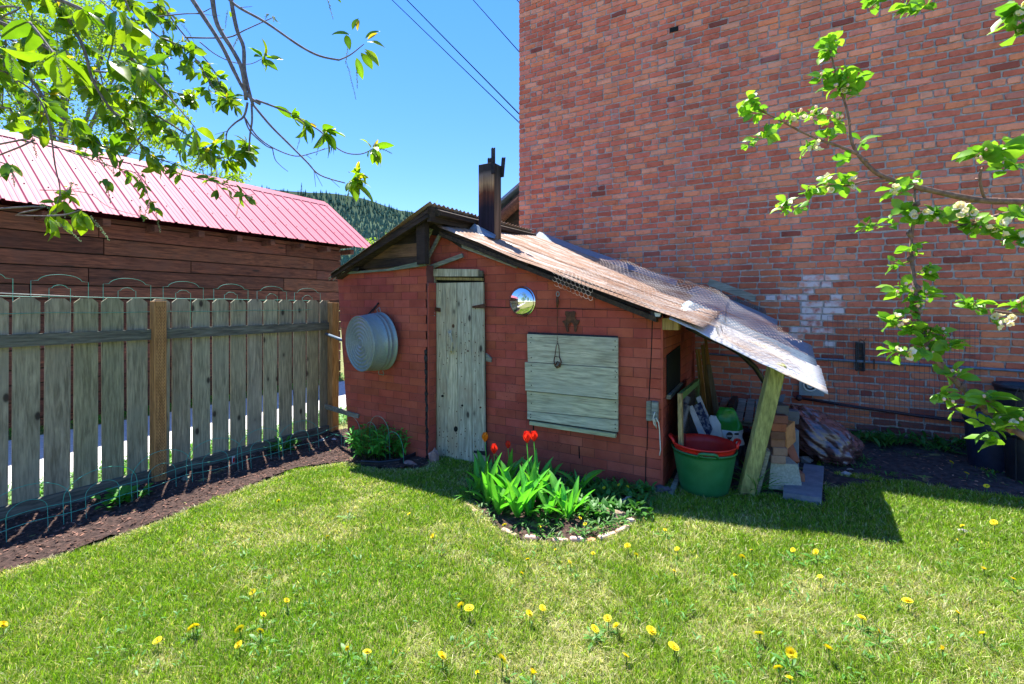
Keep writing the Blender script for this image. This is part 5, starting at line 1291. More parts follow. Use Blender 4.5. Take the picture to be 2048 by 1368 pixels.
weeds('flower_bed_weeds', 'leafy weeds filling the brick-edged tulip bed', rnd_in(FLOWER, 230, lambda x, y: y < 3.56), 8, .06, (.6, .7, .6), (1.5, 1.4, 1.0))
rb = [onG(*p) for p in ((1120, 975), (1310, 990), (1290, 1040), (1180, 1045), (1120, 1010))]; rb = [(p.x, p.y) for p in rb]
weeds('bed_undergrowth', 'taller leafy undergrowth at the right of the tulip bed against the shed', [p for p in rnd_in(rb, 130) if p[1] < 3.57], 7, .09, (.7, .9, .6), (1.3, 1.3, 1.0), (0, 1, 2))
wl = [(R.uniform(.55, 4.2), 5.66 - abs(R.gauss(0, .13))) for _ in range(170)]
weeds('wall_weeds', 'green weeds growing along the foot of the brick wall', wl, 9, .12, (.5, .75, .6), (1.1, 1.1, .9), (0, 1))
sp_ = [p for p in rnd_in(SOILR, 260, lambda x, y: y < 5.6) if mnoise.noise(Vector((p[0] * 2.2, p[1] * 2.2, 4))) > .02]
weeds('soil_patch_weeds', 'small weed tufts scattered over the bare soil by the wall', sp_, 10, .05, (.5, .75, .5), (1.2, 1.3, .9), (1, 0))
weeds('lawn_clover', 'broad-leaved weeds low in the lawn', rnd_in([(p.x, p.y) for p in (onG(-100, 1500), onG(2150, 1500), onG(2048, 1080), onG(1100, 1110), onG(400, 1080))], 230), 6, .034, (1.4, 1.3, 1.3), (2.2, 1.8, 1.8), (0, 1, 0), .02)
lane = [(R.uniform(-5.75, -5.05), R.uniform(-.5, 6.5)) for _ in range(420)] + [(R.uniform(-8.45, -8.05), R.uniform(0, 8)) for _ in range(260)]
weeds('lane_grass', 'bright grass strips along both sides of the gravel lane', lane, 22, .09, (1.0, 1.1, .7), (2.2, 1.9, 1.0), (1, 1, 0), .07)
# ---- leafy bush by the bay
bcn = onG(760, 915); bcn = Vector((bcn.x, bcn.y, g(bcn.x) + .01)); bu = thing('leafy_bush', 'round bright green leafy perennial clump below the washtub', 'bush', tuple(bcn), None)
BL_ = [leaf_me('leaf', M['leaf_weed'], c, L=1, W=.30, seg=4, fold=.3, curl=.8, wide=.42) for c in ((1.5, 1.9, 1.0), (2.1, 2.3, 1.2), (1.1, 1.5, .9))]
st = MB()
for q in range(95):
    a = R.uniform(0, 6.28); r = .20 * math.sqrt(R.random()); p = bcn + Vector((r * 1.15 * math.cos(a), r * math.sin(a), 0)); tp = p + Vector((math.cos(a) * r * .55, math.sin(a) * r * .4, R.uniform(.22, .31) * (1.15 - r * 1.5)))
    st.tube([p, p.lerp(tp, .6) + Vector((0, 0, .01)), tp], .0028, 4, (2.5, 1.6, .6) if q % 3 == 0 else (1, 1, 1))
    for k in range(7):
        f_ = .35 + .65 * k / 6; pp = p.lerp(tp, f_); b_ = R.uniform(0, 6.28); o = Vector((math.cos(b_), math.sin(b_), 0))
        if q * 7 + k < 290: place('leaf', BL_[R.randrange(3)], pp, o + Vector((0, 0, R.uniform(-.1, .8))), Vector((0, 0, 1)), R.uniform(.08, .12), bu)
        else: put(st, LW[0], pp, o + Vector((0, 0, R.uniform(0, .6))), Vector((0, 0, 1)), R.uniform(.05, .08), (1.5, 1.9, 1))
tag(build('stems', st, M['leaf_weed'], bu, True), kind='stuff')
def clump(px_, py_, label, cat, n, h, mat, W, tint, sp=.08):
    b = onG(px_, py_); b = Vector((b.x, b.y, g(b.x) + .015)); t = thing('garden_plant', label, cat, tuple(b)); me = leaf_me('leaf', M[mat], tint, L=1, W=W, seg=4, fold=.3, curl=.7, wide=.55)
    for q in range(n):
        a = R.uniform(0, 6.28); o = Vector((math.cos(a), math.sin(a), 0)); p = b + o * R.uniform(0, sp); place('leaf', me, p + Vector((0, 0, R.uniform(0, h * .5))), o * R.uniform(.3, 1.1) + Vector((0, 0, R.uniform(.3, 1))), Vector((0, 0, 1)) - o * .3, h * R.uniform(.5, 1.1), t)
clump(565, 905, 'upright green plant at the fence foot, nearer the shed', 'plant', 60, .15, 'leaf_weed', .22, (.8, 1.1, .6), .09)
clump(245, 1005, 'low round-leaved green plant at the fence foot left of the brown post', 'plant', 70, .085, 'leaf_weed', .75, (1.0, 1.3, .6), .17)
clump(1810, 880, 'tall strap-leaved weed clump against the brick wall', 'plant', 16, .22, 'leaf_weed', .14, (.7, 1.1, .8), .05)
clump(1515, 995, 'tuft of long grass between the prop post and the pier block', 'grass tuft', 60, .22, 'leaf_weed', .04, (.8, 1.2, .6), .05)
clump(940, 1000, 'spiky green tuft at the left end of the tulip bed', 'grass tuft', 34, .14, 'leaf_weed', .07, (1.2, 1.5, .6), .05)
# plastic edging, rocks, edging bricks
mb = MB(); P_ = [onG(x, y) for x, y in ((722, 935), (760, 937), (800, 932), (830, 918), (842, 902))]
for a, b in zip(P_, P_[1:]):
    a = Vector((a.x, a.y, g(a.x))); b = Vector((b.x, b.y, g(b.x))); d = (b - a).normalized(); nn = Vector((d.y, -d.x, 0)) * .006
    mb.pts8([a - nn, a + nn, b + nn, b - nn, a - nn + Vector((0, 0, .055)), a + nn + Vector((0, 0, .055)), b + nn + Vector((0, 0, .055)), b - nn + Vector((0, 0, .055))])
mb.tube([Vector((p.x, p.y, g(p.x) + .058)) for p in P_], .010, 6); single('plastic_edging', mb, M['rubber'], 'black plastic lawn edging curving round the leafy bush', 'edging')
def rock(px_, py_, r, label, mat='stone', sq=(1, .8, .6), tint=(1, 1, 1), cat='rock', dz=.3):
    p = onG(px_, py_); mb = MB(); mb.blob((p.x, p.y, g(p.x) + r * dz), r, px_, .5, 12, 8, sq, tint); return single(cat, mb, M[mat], label, cat, smooth=False)
rock(312, 952, .085, 'bluish pink rock at the foot of the brown fence post', tint=(.9, .85, 1.0)); rock(338, 940, .05, 'small pale rock right beside the brown post rock'); rock(103, 1010, .07, 'dark grey rock under the bottom rail at the far left', tint=(.5, .5, .6)); rock(372, 962, .045, 'mossy small rock right of the post rock', tint=(.5, .55, .4)); rock(645, 884, .045, 'grey rock in the bed near the last fence post'); rock(668, 884, .04, 'white sunlit rock in the bed nearest the shed', tint=(1.6, 1.6, 1.6))
rock(868, 925, .075, 'pinkish stone block at the foot of the door jamb', sq=(.6, .6, 1.1), tint=(1.1, .75, .65), dz=.6); rock(818, 930, .06, 'flat pink stone in front of the plastic edging', sq=(1.5, .6, .3), tint=(1.1, .7, .6)); rock(1693, 952, .035, 'white pebble in the soil right of the brown sack', tint=(1.6, 1.6, 1.6)); rock(1610, 925, .06, 'grey stone wedged under the brown sack', tint=(.7, .7, .7)); rock(1256, 1015, .06, 'grey stone at the right end of the tulip bed', sq=(.6, .6, 1.0)); rock(1225, 1035, .07, 'brown stone inside the right end of the brick edging', sq=(1.3, .7, .5), tint=(.9, .7, .5))
rock(1325, 985, .06, 'dark stone under the right corner of the shed', tint=(.3, .3, .35)); rock(1930, 1068, .03, 'tiny grey pebble in the lawn edge shade'); rock(1700, 943, .028, 'small brown pebble beside the white one', tint=(.9, .8, .7))
EB = [((1046, 1081), (1074, 1084), (1.1, .75, .65), 'weathered edging brick at the front left of the tulip bed, mostly sunk in grass'), ((1101, 1087), (1135, 1087), (1.15, .8, .7), 'pale edging brick at the very front of the tulip bed'), ((1136, 1087), (1166, 1086), (1.1, .75, .66), 'edging brick just right of the front pale one'), ((1171, 1087), (1190, 1085), (1.3, .5, .3), 'short orange-red broken edging brick'), ((1194, 1085), (1230, 1072), (1.2, .85, .72), 'edging brick where the front curve turns back'), ((1230, 1072), (1256, 1060), (1.1, .75, .68), 'edging brick on the right curve, next to last'), ((1246, 1052), (1268, 1046), (1.2, .9, .78), 'loose pale brick tilted on the last edging brick'), ((1000, 1066), (1030, 1077), (.9, .7, .5), 'mossy sunken edging brick on the left curve'), ((930, 1010), (948, 1030), (.9, .65, .5), 'half buried edging brick at the left end of the bed')]
for (a, b, tn, lb) in EB:
    p, q = onG(*a), onG(*b); d = (q - p); L = d.length; d.normalize(); rz = math.atan2(d.y, d.x); c = (p + q) / 2; mb = MB()
    mb.box((c.x, c.y + .02, g(c.x) - .002 + R.uniform(-.006, .006)), (L * .95, .036, .05), Matrix.Rotation(rz, 3, 'Z') @ Matrix.Rotation(R.uniform(-.1, .1), 3, 'Y'), tuple(.52 * q_ * w_ for q_, w_ in zip(tn, (1, .95, .9))), .007); single('edging_brick', mb, M['brick'], lb, 'brick', 'bricks edging the tulip bed')
# plant tag
c = onG(467, 930); mb = MB(); mb.box((c.x, c.y, g(c.x) + .045), (.006, .035, .085), Matrix.Rotation(.4, 3, 'Z')); pt = single('plant_tag', mb, M['white'], 'small white plant tag with pink picture stuck in the soil by the fence', 'plant tag'); 
mb = MB(); mb.box((c.x + .005, c.y, g(c.x) + .05), (.004, .026, .04), Matrix.Rotation(.4, 3, 'Z')); build('picture', mb, M['red_plastic'], pt)

# ---- dandelions
DL = [(505, 1184), (573, 1201), (526, 1230), (315, 1281), (393, 1252), (385, 1256), (695, 1296), (479, 1258), (520, 1262), (478, 1290), (655, 1074), (734, 1304), (883, 1312), (922, 1212), (938, 1216), (954, 1347), (1003, 1318), (1055, 1119), (1058, 1228), (1064, 1347), (1043, 1147), (1085, 1216), (1111, 1100), (1190, 1258), (1215, 1237), (1251, 1312), (1139, 1124), (1186, 1107), (1272, 1110), (1255, 1092), (1354, 1098), (1348, 1142), (1233, 1252), (1347, 1293), (1302, 1262), (1484, 1114), (1503, 1100), (1471, 1152), (1586, 1100), (1632, 1104), (1640, 1153), (1518, 1268), (1583, 1305), (1656, 1297), (1556, 1336), (1579, 1358), (1723, 1236), (1815, 1202), (1915, 1225), (1967, 1138), (1966, 1268), (1925, 1052), (1913, 1080), (1988, 1045), (2026, 1158), (866, 1072), (818, 1028), (5, 1250), (1330, 1060), (697, 1024), (762, 1045), (640, 985), (590, 1010), (557, 1002), (1884, 1300), (1757, 1262)]
BEDD = [(964, 972, 'flower in front of the door hinge beside the left tulips'), (1009, 1050, 'flower at the front left edge of the tulip leaves'), (1079, 1054, 'largest flower at the front centre of the tulip bed'), (1160, 1036, 'orange-tinged flower at the right of the sunlit tulip leaves'), (1170, 1048, 'low flower just above the orange edging brick'), (1167, 961, 'flower nearest the red wall in the bed shade'), (1208, 976, 'flower low in the shaded undergrowth'), (1238, 970, 'left one of the two round flowers under the shutter end'), (1255, 974, 'right one of the two round flowers under the shutter end'), (1713, 885, 'single flower in the weeds left along the brick wall foot'), (1917, 864, 'flower against the bricks just left of the dark pots'), (1903, 924, 'flower on the bare soil left of the dark pot'), (1933, 946, 'flower just below the front dark pot'), (1973, 972, 'orange-ish flower at the soil edge below the pots')]
rays = []
mbh = MB()
for ring, (nr, L, el) in enumerate(((16, .021, .15), (14, .018, .55), (10, .013, .95), (6, .008, 1.35))):
    for k in range(nr):
        a = 2 * math.pi * k / nr + ring; d = Vector((math.cos(a) * math.cos(el), math.sin(a) * math.cos(el), math.sin(el))); s = Vector((-math.sin(a), math.cos(a), 0)) * .0022
        mbh.add([-s, s, d * L + s * 1.2, d * L * 1.05, d * L - s * 1.2], [(0, 1, 2, 3, 4)], (1, .95 - .05 * ring, 1))
mbh.blob((0, 0, .001), .006, 1, 0, 8, 5, (1, 1, .8))
ME_H = mesh_from('flower_head', mbh.v, mbh.f, mbh.t, M['dandelion'], False)
mbs_ = MB(); mbs_.tube([(0, 0, 0), (.004, .002, .03), (.002, 0, .062)], .0018, 5); mbs_.blob((.002, 0, .062), .005, 1, 0, 6, 4); ME_S = mesh_from('stem', mbs_.v, mbs_.f, mbs_.t, M['leaf_weed'], True)
rm = MB()
for k in range(9):
    a = k * .7; o = Vector((math.cos(a), math.sin(a), 0)); put(rm, leaf_arr(1, .22, 5, .2, .6, .62, 0, .02), (0, 0, .004), o + Vector((0, 0, .35 + .2 * (k % 3))), (0, 0, 1), .035 + .02 * (k % 4) / 2, (1.3 + .1 * (k % 3), 1.35, 1.0))
ME_R = mesh_from('leaf_rosette', rm.v, rm.f, rm.t, M['leaf_weed'], True)
def ordn(n): return ['first', 'second', 'third', 'fourth', 'fifth', 'sixth', 'seventh', 'eighth', 'ninth', 'tenth', 'eleventh', 'twelfth', 'thirteenth', 'fourteenth', 'fifteenth', 'sixteenth', 'seventeenth', 'eighteenth', 'nineteenth', 'twentieth', 'twenty-first', 'twenty-second', 'twenty-third', 'twenty-fourth', 'twenty-fifth', 'twenty-sixth'][n]
bands = [(0, 1085, 'along the far edge of the lawn'), (1085, 1160, 'across the upper middle of the lawn'), (1160, 1240, 'across the middle of the lawn'), (1240, 1285, 'across the lower middle of the lawn'), (1285, 1400, 'along the bottom edge of the photo')]
items = []
for lo_b, hi_b, txt in bands:
    L_ = sorted([p for p in DL if lo_b <= p[1] < hi_b])
    for i, p in enumerate(L_): items.append((p, f'yellow dandelion {ordn(i)} from the left {txt}'))
for x, y, txt in BEDD: items.append(((x, y), 'yellow dandelion ' + txt))
for (p, lb) in items:
    hgt = R.uniform(.045, .07) if p[1] > 1050 else R.uniform(.05, .1)
    top = onG(p[0], p[1], hgt); b = Vector((top.x, top.y, top.z - hgt)); t = thing('dandelion', lb, 'dandelion', tuple(b), 'dandelions in the lawn and beds')
    s = R.uniform(.7, 1.05) * (1.0 if p[1] > 1200 else .8); f1 = D.objects.new('flower_head', ME_H); COL.objects.link(f1); f1.parent = t; f1.location = (0, 0, hgt); cl_ = R.random() < .08; f1.scale = (s * (.45 if cl_ else 1), s * (.45 if cl_ else R.uniform(.8, 1)), s * (1.3 if cl_ else R.uniform(.5, 1.3))); f1.rotation_euler = (R.uniform(-.2, 1.2), R.uniform(-.7, .8), R.uniform(0, 6))
    f2 = D.objects.new('stem', ME_S); COL.objects.link(f2); f2.parent = t; f2.scale = (1, 1, hgt / .062)
    if R.random() < .35: f3 = D.objects.new('leaf_rosette', ME_R); COL.objects.link(f3); f3.parent = t; f3.rotation_euler = (0, 0, R.uniform(0, 6)); f3.scale = [R.uniform(.8, 1.4)] * 3

# ---- lawn: blades of grass as one mesh
def vnoise(x, y, sc, seed):
    x = x * sc + seed * 17.3; y = y * sc - seed * 9.1; xi = np.floor(x).astype(np.int64); yi = np.floor(y).astype(np.int64); fx = x - xi; fy = y - yi
    h = lambda a, b: ((np.sin(a * 127.1 + b * 311.7 + seed * 74.7) * 43758.5453) % 1.0)
    fx = fx * fx * (3 - 2 * fx); fy = fy * fy * (3 - 2 * fy)
    return (h(xi, yi) * (1 - fx) + h(xi + 1, yi) * fx) * (1 - fy) + (h(xi, yi + 1) * (1 - fx) + h(xi + 1, yi + 1) * fx) * fy
def inp(x, y, poly):
    r = np.zeros(len(x), bool); n = len(poly); j = n - 1
    for i in range(n):
        xi, yi = poly[i]; xj, yj = poly[j]
        c = ((yi > y) != (yj > y)) & (x < (xj - xi) * (y - yi) / (yj - yi + 1e-12) + xi); r ^= c; j = i
    return r
Ncand = 3500000
tt_ = NR.random(Ncand); tz = .9 + (5.6 - .9) * tt_ ** 1.2; au = NR.uniform(-1.9, 1.9, Ncand)
keep = NR.random(Ncand) < np.clip(tz / 4.2, 0, 1) * (tt_ ** .0)
tz, au = tz[keep], au[keep]
X = tz * (au * CS - SN); Y = tz * (au * SN + CS)
Gz = .04 + .045 * np.clip(X, -6, 4)
dist = tz
ok = ~inp(X, Y, BED) & ~inp(X, Y, FLOWER) & (Y < 5.0)
ok &= ~((X > XC - .02) & (X < XR + .02) & (Y > YF - .01)) & ~((X < XC) & (Y > YT - .02)) & ~((X > XR) & (X < .28) & (Y > 3.80))
insr = inp(X, Y, SOILR); nsr = vnoise(X, Y, 5.0, 3); ok &= ~(insr & (nsr < .80))
nearb = (np.abs(vnoise(X, Y, 12, 6) - .5) < .5)
ok &= X > -4.75
X, Y, Gz, dist = X[ok], Y[ok], Gz[ok], dist[ok]
d1 = vnoise(X, Y, 1.3, 1) * .32 + vnoise(X, Y, 3.5, 2) * .36 + vnoise(X, Y, 11, 4) * .32
# worn strip next to the beds
def distpoly(x, y, poly):
    m = np.full(len(x), 9.0)
    for i in range(len(poly) - 1):
        ax_, ay_ = poly[i]; bx_, by_ = poly[i + 1]; dx, dy = bx_ - ax_, by_ - ay_; L2 = dx * dx + dy * dy + 1e-9
        t = np.clip(((x - ax_) * dx + (y - ay_) * dy) / L2, 0, 1); m = np.minimum(m, np.hypot(x - ax_ - t * dx, y - ay_ - t * dy))
    return m
db = np.minimum(distpoly(X, Y, BED[:11]), distpoly(X, Y, FLOWER[:10]))
dry = np.clip((d1 - .50) * 4.0, 0, 1) * .50; dry = np.maximum(dry, np.clip(1 - db / .16, 0, 1) * .75 * (vnoise(X, Y, 6, 8) > .25))
dens = .30 + .45 * vnoise(X, Y, 5, 5) + .45 * (vnoise(X, Y, 22, 12) > .42) - .28 * dry
k2 = NR.random(len(X)) < dens * np.where(dist < 2.4, 1.0, .9)
X, Y, Gz, dist, dry, d1 = [q[k2] for q in (X, Y, Gz, dist, dry, d1)]
n = len(X)
hgt = NR.uniform(.018, .046, n) * (1 - .3 * dry) * (.8 + .5 * vnoise(X, Y, 3, 9)); wid = NR.uniform(.0020, .0046, n) * np.clip(dist / 2.2, .9, 2.0)
ang = NR.uniform(0, 6.283, n); la = NR.uniform(0, 6.283, n); lean = np.abs(NR.normal(.55, .35, n)) + .5 * dry
wx, wy = np.cos(ang) * wid / 2, np.sin(ang) * wid / 2; lx, ly = np.cos(la) * lean * hgt, np.sin(la) * lean * hgt
isd = NR.random(n) < (dry * .75 + .15)
def P_at(f_, s): return np.stack([X + wx * s + lx * f_ ** 1.7, Y + wy * s + ly * f_ ** 1.7, Gz - .002 + hgt * f_ * (1 - .25 * f_ * np.clip(lean, 0, 1.4))], 1)
V = np.stack([P_at(0, 1), P_at(0, -1), P_at(.55, -.9), P_at(.55, .9), P_at(1, 0)], 1).reshape(-1, 3)
base_i = (np.arange(n) * 5)[:, None]
Lq = np.concatenate([base_i + np.array([0, 1, 2, 3]), base_i + np.array([3, 2, 4])], 1).ravel(); nn_ = np.tile([4, 3], n)
u = NR.random((n, 1)); u2 = NR.random((n, 1))
green = np.array([.155, .31, .014]) + u * np.array([.17, .22, .024]) + (d1[:, None] - .4) * np.array([.14, .06, .02])
straw = np.array([.50, .46, .20]) + u * np.array([.32, .32, .24])
colr = np.where(isd[:, None], straw, np.clip(green, .01, 1)) * (.36 + 1.0 * u2)
tin = np.repeat(colr, 5, 0)
me = mesh_np('lawn_grass', V, Lq, nn_, tin, M['grass'])
o = link('lawn_grass', me, (0, 0, 0)); tag(o, 'mown green lawn grass with dry patches', None, kind='stuff')
print('grass blades', n)
# mulch chips
mb = MB()
pts = rnd_in(BED, 5200, lambda x, y: True) + rnd_in(SOILR, 1500) + rnd_in(FLOWER, 700)
for (x, y) in pts:
    L = R.uniform(.006, .028) * (1 if R.random() < .8 else 1.6); w = R.uniform(.002, .006); a = R.uniform(0, 3.14); d = Vector((math.cos(a), math.sin(a), R.uniform(-.3, .3))) * L / 2; s = Vector((-math.sin(a), math.cos(a), R.uniform(-.4, .4))) * w
    z = g(x) + .018 + .028 * mnoise.noise(Vector((x * 7, y * 7, 3.3))) + .017 * mnoise.noise(Vector((x * 18.9, y * 18.9, 9.3))) + R.uniform(.001, .008); c = Vector((x, y, z)); k = R.choice((.5, .8, 1, 1.6, 2.6))
    mb.add([c - d - s, c + d - s, c + d + s, c - d + s, c - d * .8 + Vector((0, 0, .003)), c + d * .8 + Vector((0, 0, .003))], [(0, 1, 5, 4), (2, 3, 4, 5), (1, 2, 5), (3, 0, 4)], (k, k * .95, k * .9))
o = build('mulch_chips', mb, M['chip']); tag(o, 'bark chips and litter on the soil', None, kind='stuff')

# ================================================================ chokecherry tree, top left
def smooth(P, sub=4):
    P = [Vector(p) for p in P]; out = []
    for i in range(len(P) - 1):
        p0 = P[max(i - 1, 0)]; p1, p2 = P[i], P[i + 1]; p3 = P[min(i + 2, len(P) - 1)]
        for k in range(sub):
            t = k / sub; out.append(.5 * ((2 * p1) + (p2 - p0) * t + (2 * p0 - 5 * p1 + 4 * p2 - p3) * t * t + (3 * p1 - p0 - 3 * p2 + p3) * t ** 3))
    out.append(P[-1]); return out
tbase = atT(-900, HY, 2.3); cht = thing('chokecherry_tree', 'chokecherry tree whose budding branches hang into the upper left', 'tree', (tbase.x, tbase.y, g(tbase.x)))
CHL = [leaf_me('leaf', M['leaf_cherry'], c, L=1, W=w, seg=6, fold=f_, curl=cu, wide=.5, wave=wv) for c, w, f_, cu, wv in (((.8, .9, .8), .36, .35, .5, .01), ((1.15, 1.1, 1), .39, .3, .8, .02), ((.65, .8, .7), .40, .5, .3, .0), ((1.5, 1.2, 1.0), .38, .45, .9, .02), ((.9, .95, .9), .48, .25, .6, .03), ((3.2, 1.35, 2.2), .30, .7, .4, .0))]
nleaf = [0]; chs = MB(); CA = [leaf_arr(1, .42, 4, .35, .5, .5, 0, .01), leaf_arr(1, .4, 4, .3, .9, .5, 0, .02)]
def chleaf(p, d, n, s, young=False):
    if nleaf[0] < 298: place('leaf', CHL[5 if young else R.randrange(5)], p, d, n, s, cht); nleaf[0] += 1
    else: put(chs, CA[R.randrange(2)], p, d, n, s, (2.8, 1.3, 1.8) if young else R.choice(((.8, .9, .8), (1.15, 1.1, 1), (.6, .75, .7), (1.4, 1.2, 1))))
tro = MB(); nbr = [0]
def raceme(mb, p, d, L):
    q = [p + d * L * i / 6 + Vector((0, 0, -.012 * (i / 6) ** 2 * 3)) for i in range(7)]; mb.tube(q, .0007, 4, (.5, .6, .4))
    for i in range(46):
        f_ = .2 + .8 * i / 46; c = p + d * L * f_ + Vector((0, 0, -.036 * f_ * f_)); r_ = rdir(); e = c + r_ * .006 * (1.3 - f_); mb.tube([c, e], .0004, 3, (.6, .7, .4)); mb.add([e + Vector(v) * .0016 for v in ((1, 0, 0), (0, 1, 0), (-1, 0, 0), (0, -1, 0), (0, 0, 1.2), (0, 0, -1.2))], [(0, 1, 4), (1, 2, 4), (2, 3, 4), (3, 0, 4), (1, 0, 5), (2, 1, 5), (3, 2, 5), (0, 3, 5)], (1.1, 1.25, .9))
RAC = MB()
def cluster(p, d, n, s, rac=1, young=1):
    p = Vector(p); d = Vector(d).normalized()
    for k in range(int(n * 1.5)):
        a = R.uniform(-1, 1); dd = d * R.uniform(.2, 1) + rdir() * .8 + Vector((0, 0, -.35)); chleaf(p + rdir() * .008, dd, rdir(.2, 1), s * R.uniform(.6, 1.25))
    for k in range(young): chleaf(p, d + rdir() * .35 + Vector((0, 0, .5)), rdir(), s * .6, True)
    for k in range(rac): raceme(RAC, p, (d * .4 + rdir() * .7 + Vector((0, 0, -.7 if R.random() < .6 else .6))).normalized(), R.uniform(.05, .085))
def branch(pts, r0, r1, leafy=(0, 0), tip=None, twig=0, knob=True):
    """pts: (px,py,t)"""
    Q0 = [atT(*p) for p in pts]
    if (pts[0][0] < -15 or pts[0][1] < -15) and min((q - Q0[0]).length for q in P_H0) > .03: Q0 = [atT(-620, 100, 2.2) if pts[0][1] < 180 else atT(-900, 500, 2.3)] + Q0 if pts[0][0] < -15 and pts[0][1] > -20 else [min(P_H0, key=lambda q: (q - Q0[0]).length)] + Q0
    P = smooth(Q0, 5); n = len(P); rad = [(r0 + (r1 - r0) * i / (n - 1)) * (1 + (.10 * R.random() if knob else 0)) for i in range(n)]
    mb = MB(); mb.tube(P, rad, 7); build('branch', mb, M['bark_grey'], cht, True)
    for k in range(int(leafy[0] * 2.1)):
        f_ = R.uniform(.15, 1); i = min(n - 2, int(f_ * (n - 1))); d = (P[i + 1] - P[i]).normalized(); s = rdir(); q = P[i] + (d * .4 + s * .5 + Vector((0, 0, -.1))) * R.uniform(.02, .07)
        tro.tube([P[i], (P[i] + q) / 2 + Vector((0, 0, .004)), q], [.0018, .0014, .001], 5); cluster(q, s + d * .5, R.choice((2, 3, 4)), leafy[1], R.choice((0, 0, 1)), R.choice((0, 0, 1)))
    for k in range(twig):
        i = R.randrange(2, n - 1); d = (P[i] - P[i - 1]).normalized(); q = P[i] + (d + rdir() * .8) * R.uniform(.02, .06); tro.tube([P[i], q], [.0015, .0008], 5)
    if tip: cluster(P[-1], P[-1] - P[-3], tip[0], tip[1], tip[2], tip[3])
    return P
T0 = 1.9
H0 = [(-900, 500, 2.3), (-620, 100, 2.2), (-330, -160, 2.1), (-60, -240, 2.0), (250, -190, 1.9), (460, -60, 1.9)]
P_ = smooth([atT(*p) for p in H0], 6); P_H0 = P_; mb = MB(); mb.tube([(tbase.x, tbase.y, g(tbase.x) - .05)] + P_, [.075] + [.06 - .045 * i / len(P_) for i in range(len(P_))], 9); build('trunk', mb, M['bark_grey'], cht, True)
branch([(350, -60, 1.9), (385, 0, 1.9), (440, 85, 1.9), (472, 150, 1.9), (495, 190, 1.9), (520, 208, 1.9)], .010, .0055)
branch([(418, -70, 1.88), (425, 0, 1.88), (435, 50, 1.88), (465, 100, 1.88), (484, 140, 1.88), (492, 200, 1.9)], .0095, .007)
branch([(455, -60, 1.93), (463, 5, 1.93), (474, 60, 1.93), (487, 95, 1.93), (489, 140, 1.92), (500, 190, 1.9), (506, 210, 1.9)], .0085, .006)
branch([(440, -30, 1.85), (468, 8, 1.85), (530, 44, 1.85), (600, 92, 1.85), (640, 112, 1.85), (678, 120, 1.85)], .006, .0035, twig=2)
branch([(678, 120, 1.85), (700, 110, 1.83), (728, 88, 1.82)], .003, .0015)
for (x, y, dx, dz, s) in ((683, 52, -1, .3, .078), (700, 100, -.1, 1, .07), (705, 60, .2, 1, .06), (735, 84, 1, .1, .075), (730, 78, .9, .5, .07), (728, 98, .9, -.4, .085), (722, 105, .7, -.7, .078), (713, 115, .4, -1, .085), (728, 103, 1, -.5, .08)):
    p = atT(x if x != 683 else 700, y if x != 683 else 70, 1.83); chleaf(p, Vector((dx * CS, dx * SN, dz)) + rdir() * .2, Vector((SN, -CS, .8)), s)
raceme(RAC, atT(692, 122, 1.84), Vector((.35, .1, -1)).normalized(), .13); raceme(RAC, atT(700, 80, 1.84), Vector((-.3, 0, -.6)).normalized(), .06); raceme(RAC, atT(712, 120, 1.84), Vector((.1, 0, -1)).normalized(), .08)
chleaf(atT(715, 62, 1.83), (.1, 0, 1), (SN, -CS, 0), .05, True); chleaf(atT(735, 80, 1.82), (.8, .3, .6), (SN, -CS, 0), .05, True)
branch([(512, 200, 1.9), (540, 210, 1.9), (580, 226, 1.9), (612, 246, 1.88)], .0045, .003, tip=(5, .085, 1, 1), twig=1)
branch([(612, 246, 1.88), (640, 262, 1.87), (660, 285, 1.86), (690, 305, 1.85), (722, 308, 1.84), (745, 298, 1.84)], .003, .0018, tip=(7, .075, 2, 1))
cluster(atT(650, 262, 1.86), (.7, .3, -.4), 8, .09, 2, 1); cluster(atT(585, 235, 1.9), (.3, .1, .6), 4, .07, 0, 0)
branch([(505, 208, 1.9), (540, 250, 1.9), (575, 285, 1.9), (612, 322, 1.88), (640, 350, 1.87), (690, 366, 1.85)], .0048, .0022, twig=3)
cluster(atT(705, 362, 1.84), (.8, .4, -.2), 9, .095, 3, 1); cluster(atT(715, 345, 1.84), (.3, .1, 1), 4, .08, 1, 1)
branch([(495, 205, 1.9), (488, 232, 1.9), (470, 246, 1.9), (455, 262, 1.9), (452, 280, 1.9)], .0045, .002, tip=(6, .07, 1, 1), twig=2)
branch([(503, 208, 1.9), (504, 240, 1.9), (500, 270, 1.9), (498, 303, 1.9)], .0042, .003)
branch([(490, 235, 1.9), (512, 270, 1.9), (545, 295, 1.9), (590, 312, 1.9), (625, 306, 1.9), (650, 297, 1.9)], .0035, .0012, twig=2)
branch([(545, 297, 1.9), (550, 318, 1.9), (562, 332, 1.9), (576, 343, 1.9)], .002, .001)
branch([(488, 232, 1.9), (500, 262, 1.9), (530, 290, 1.9), (545, 297, 1.9)], .003, .002)
branch([(270, 42, 2.0), (310, 34, 2.0), (365, 28, 2.0), (400, 26, 2.0), (422, 16, 2.0)], .003, .0015, twig=4)
branch([(370, 75, 2.0), (420, 76, 2.0), (460, 74, 1.98), (490, 60, 1.96), (530, 42, 1.95), (548, 34, 1.95)], .0035, .0015, tip=(1, .035, 1, 0)); raceme(RAC, atT(530, 40, 1.95), Vector((.3, .1, 1)).normalized(), .06); raceme(RAC, atT(440, 70, 1.97), Vector((.3, .1, 1)).normalized(), .06); raceme(RAC, atT(478, 75, 1.97), Vector((-1, .1, .1)).normalized(), .06)
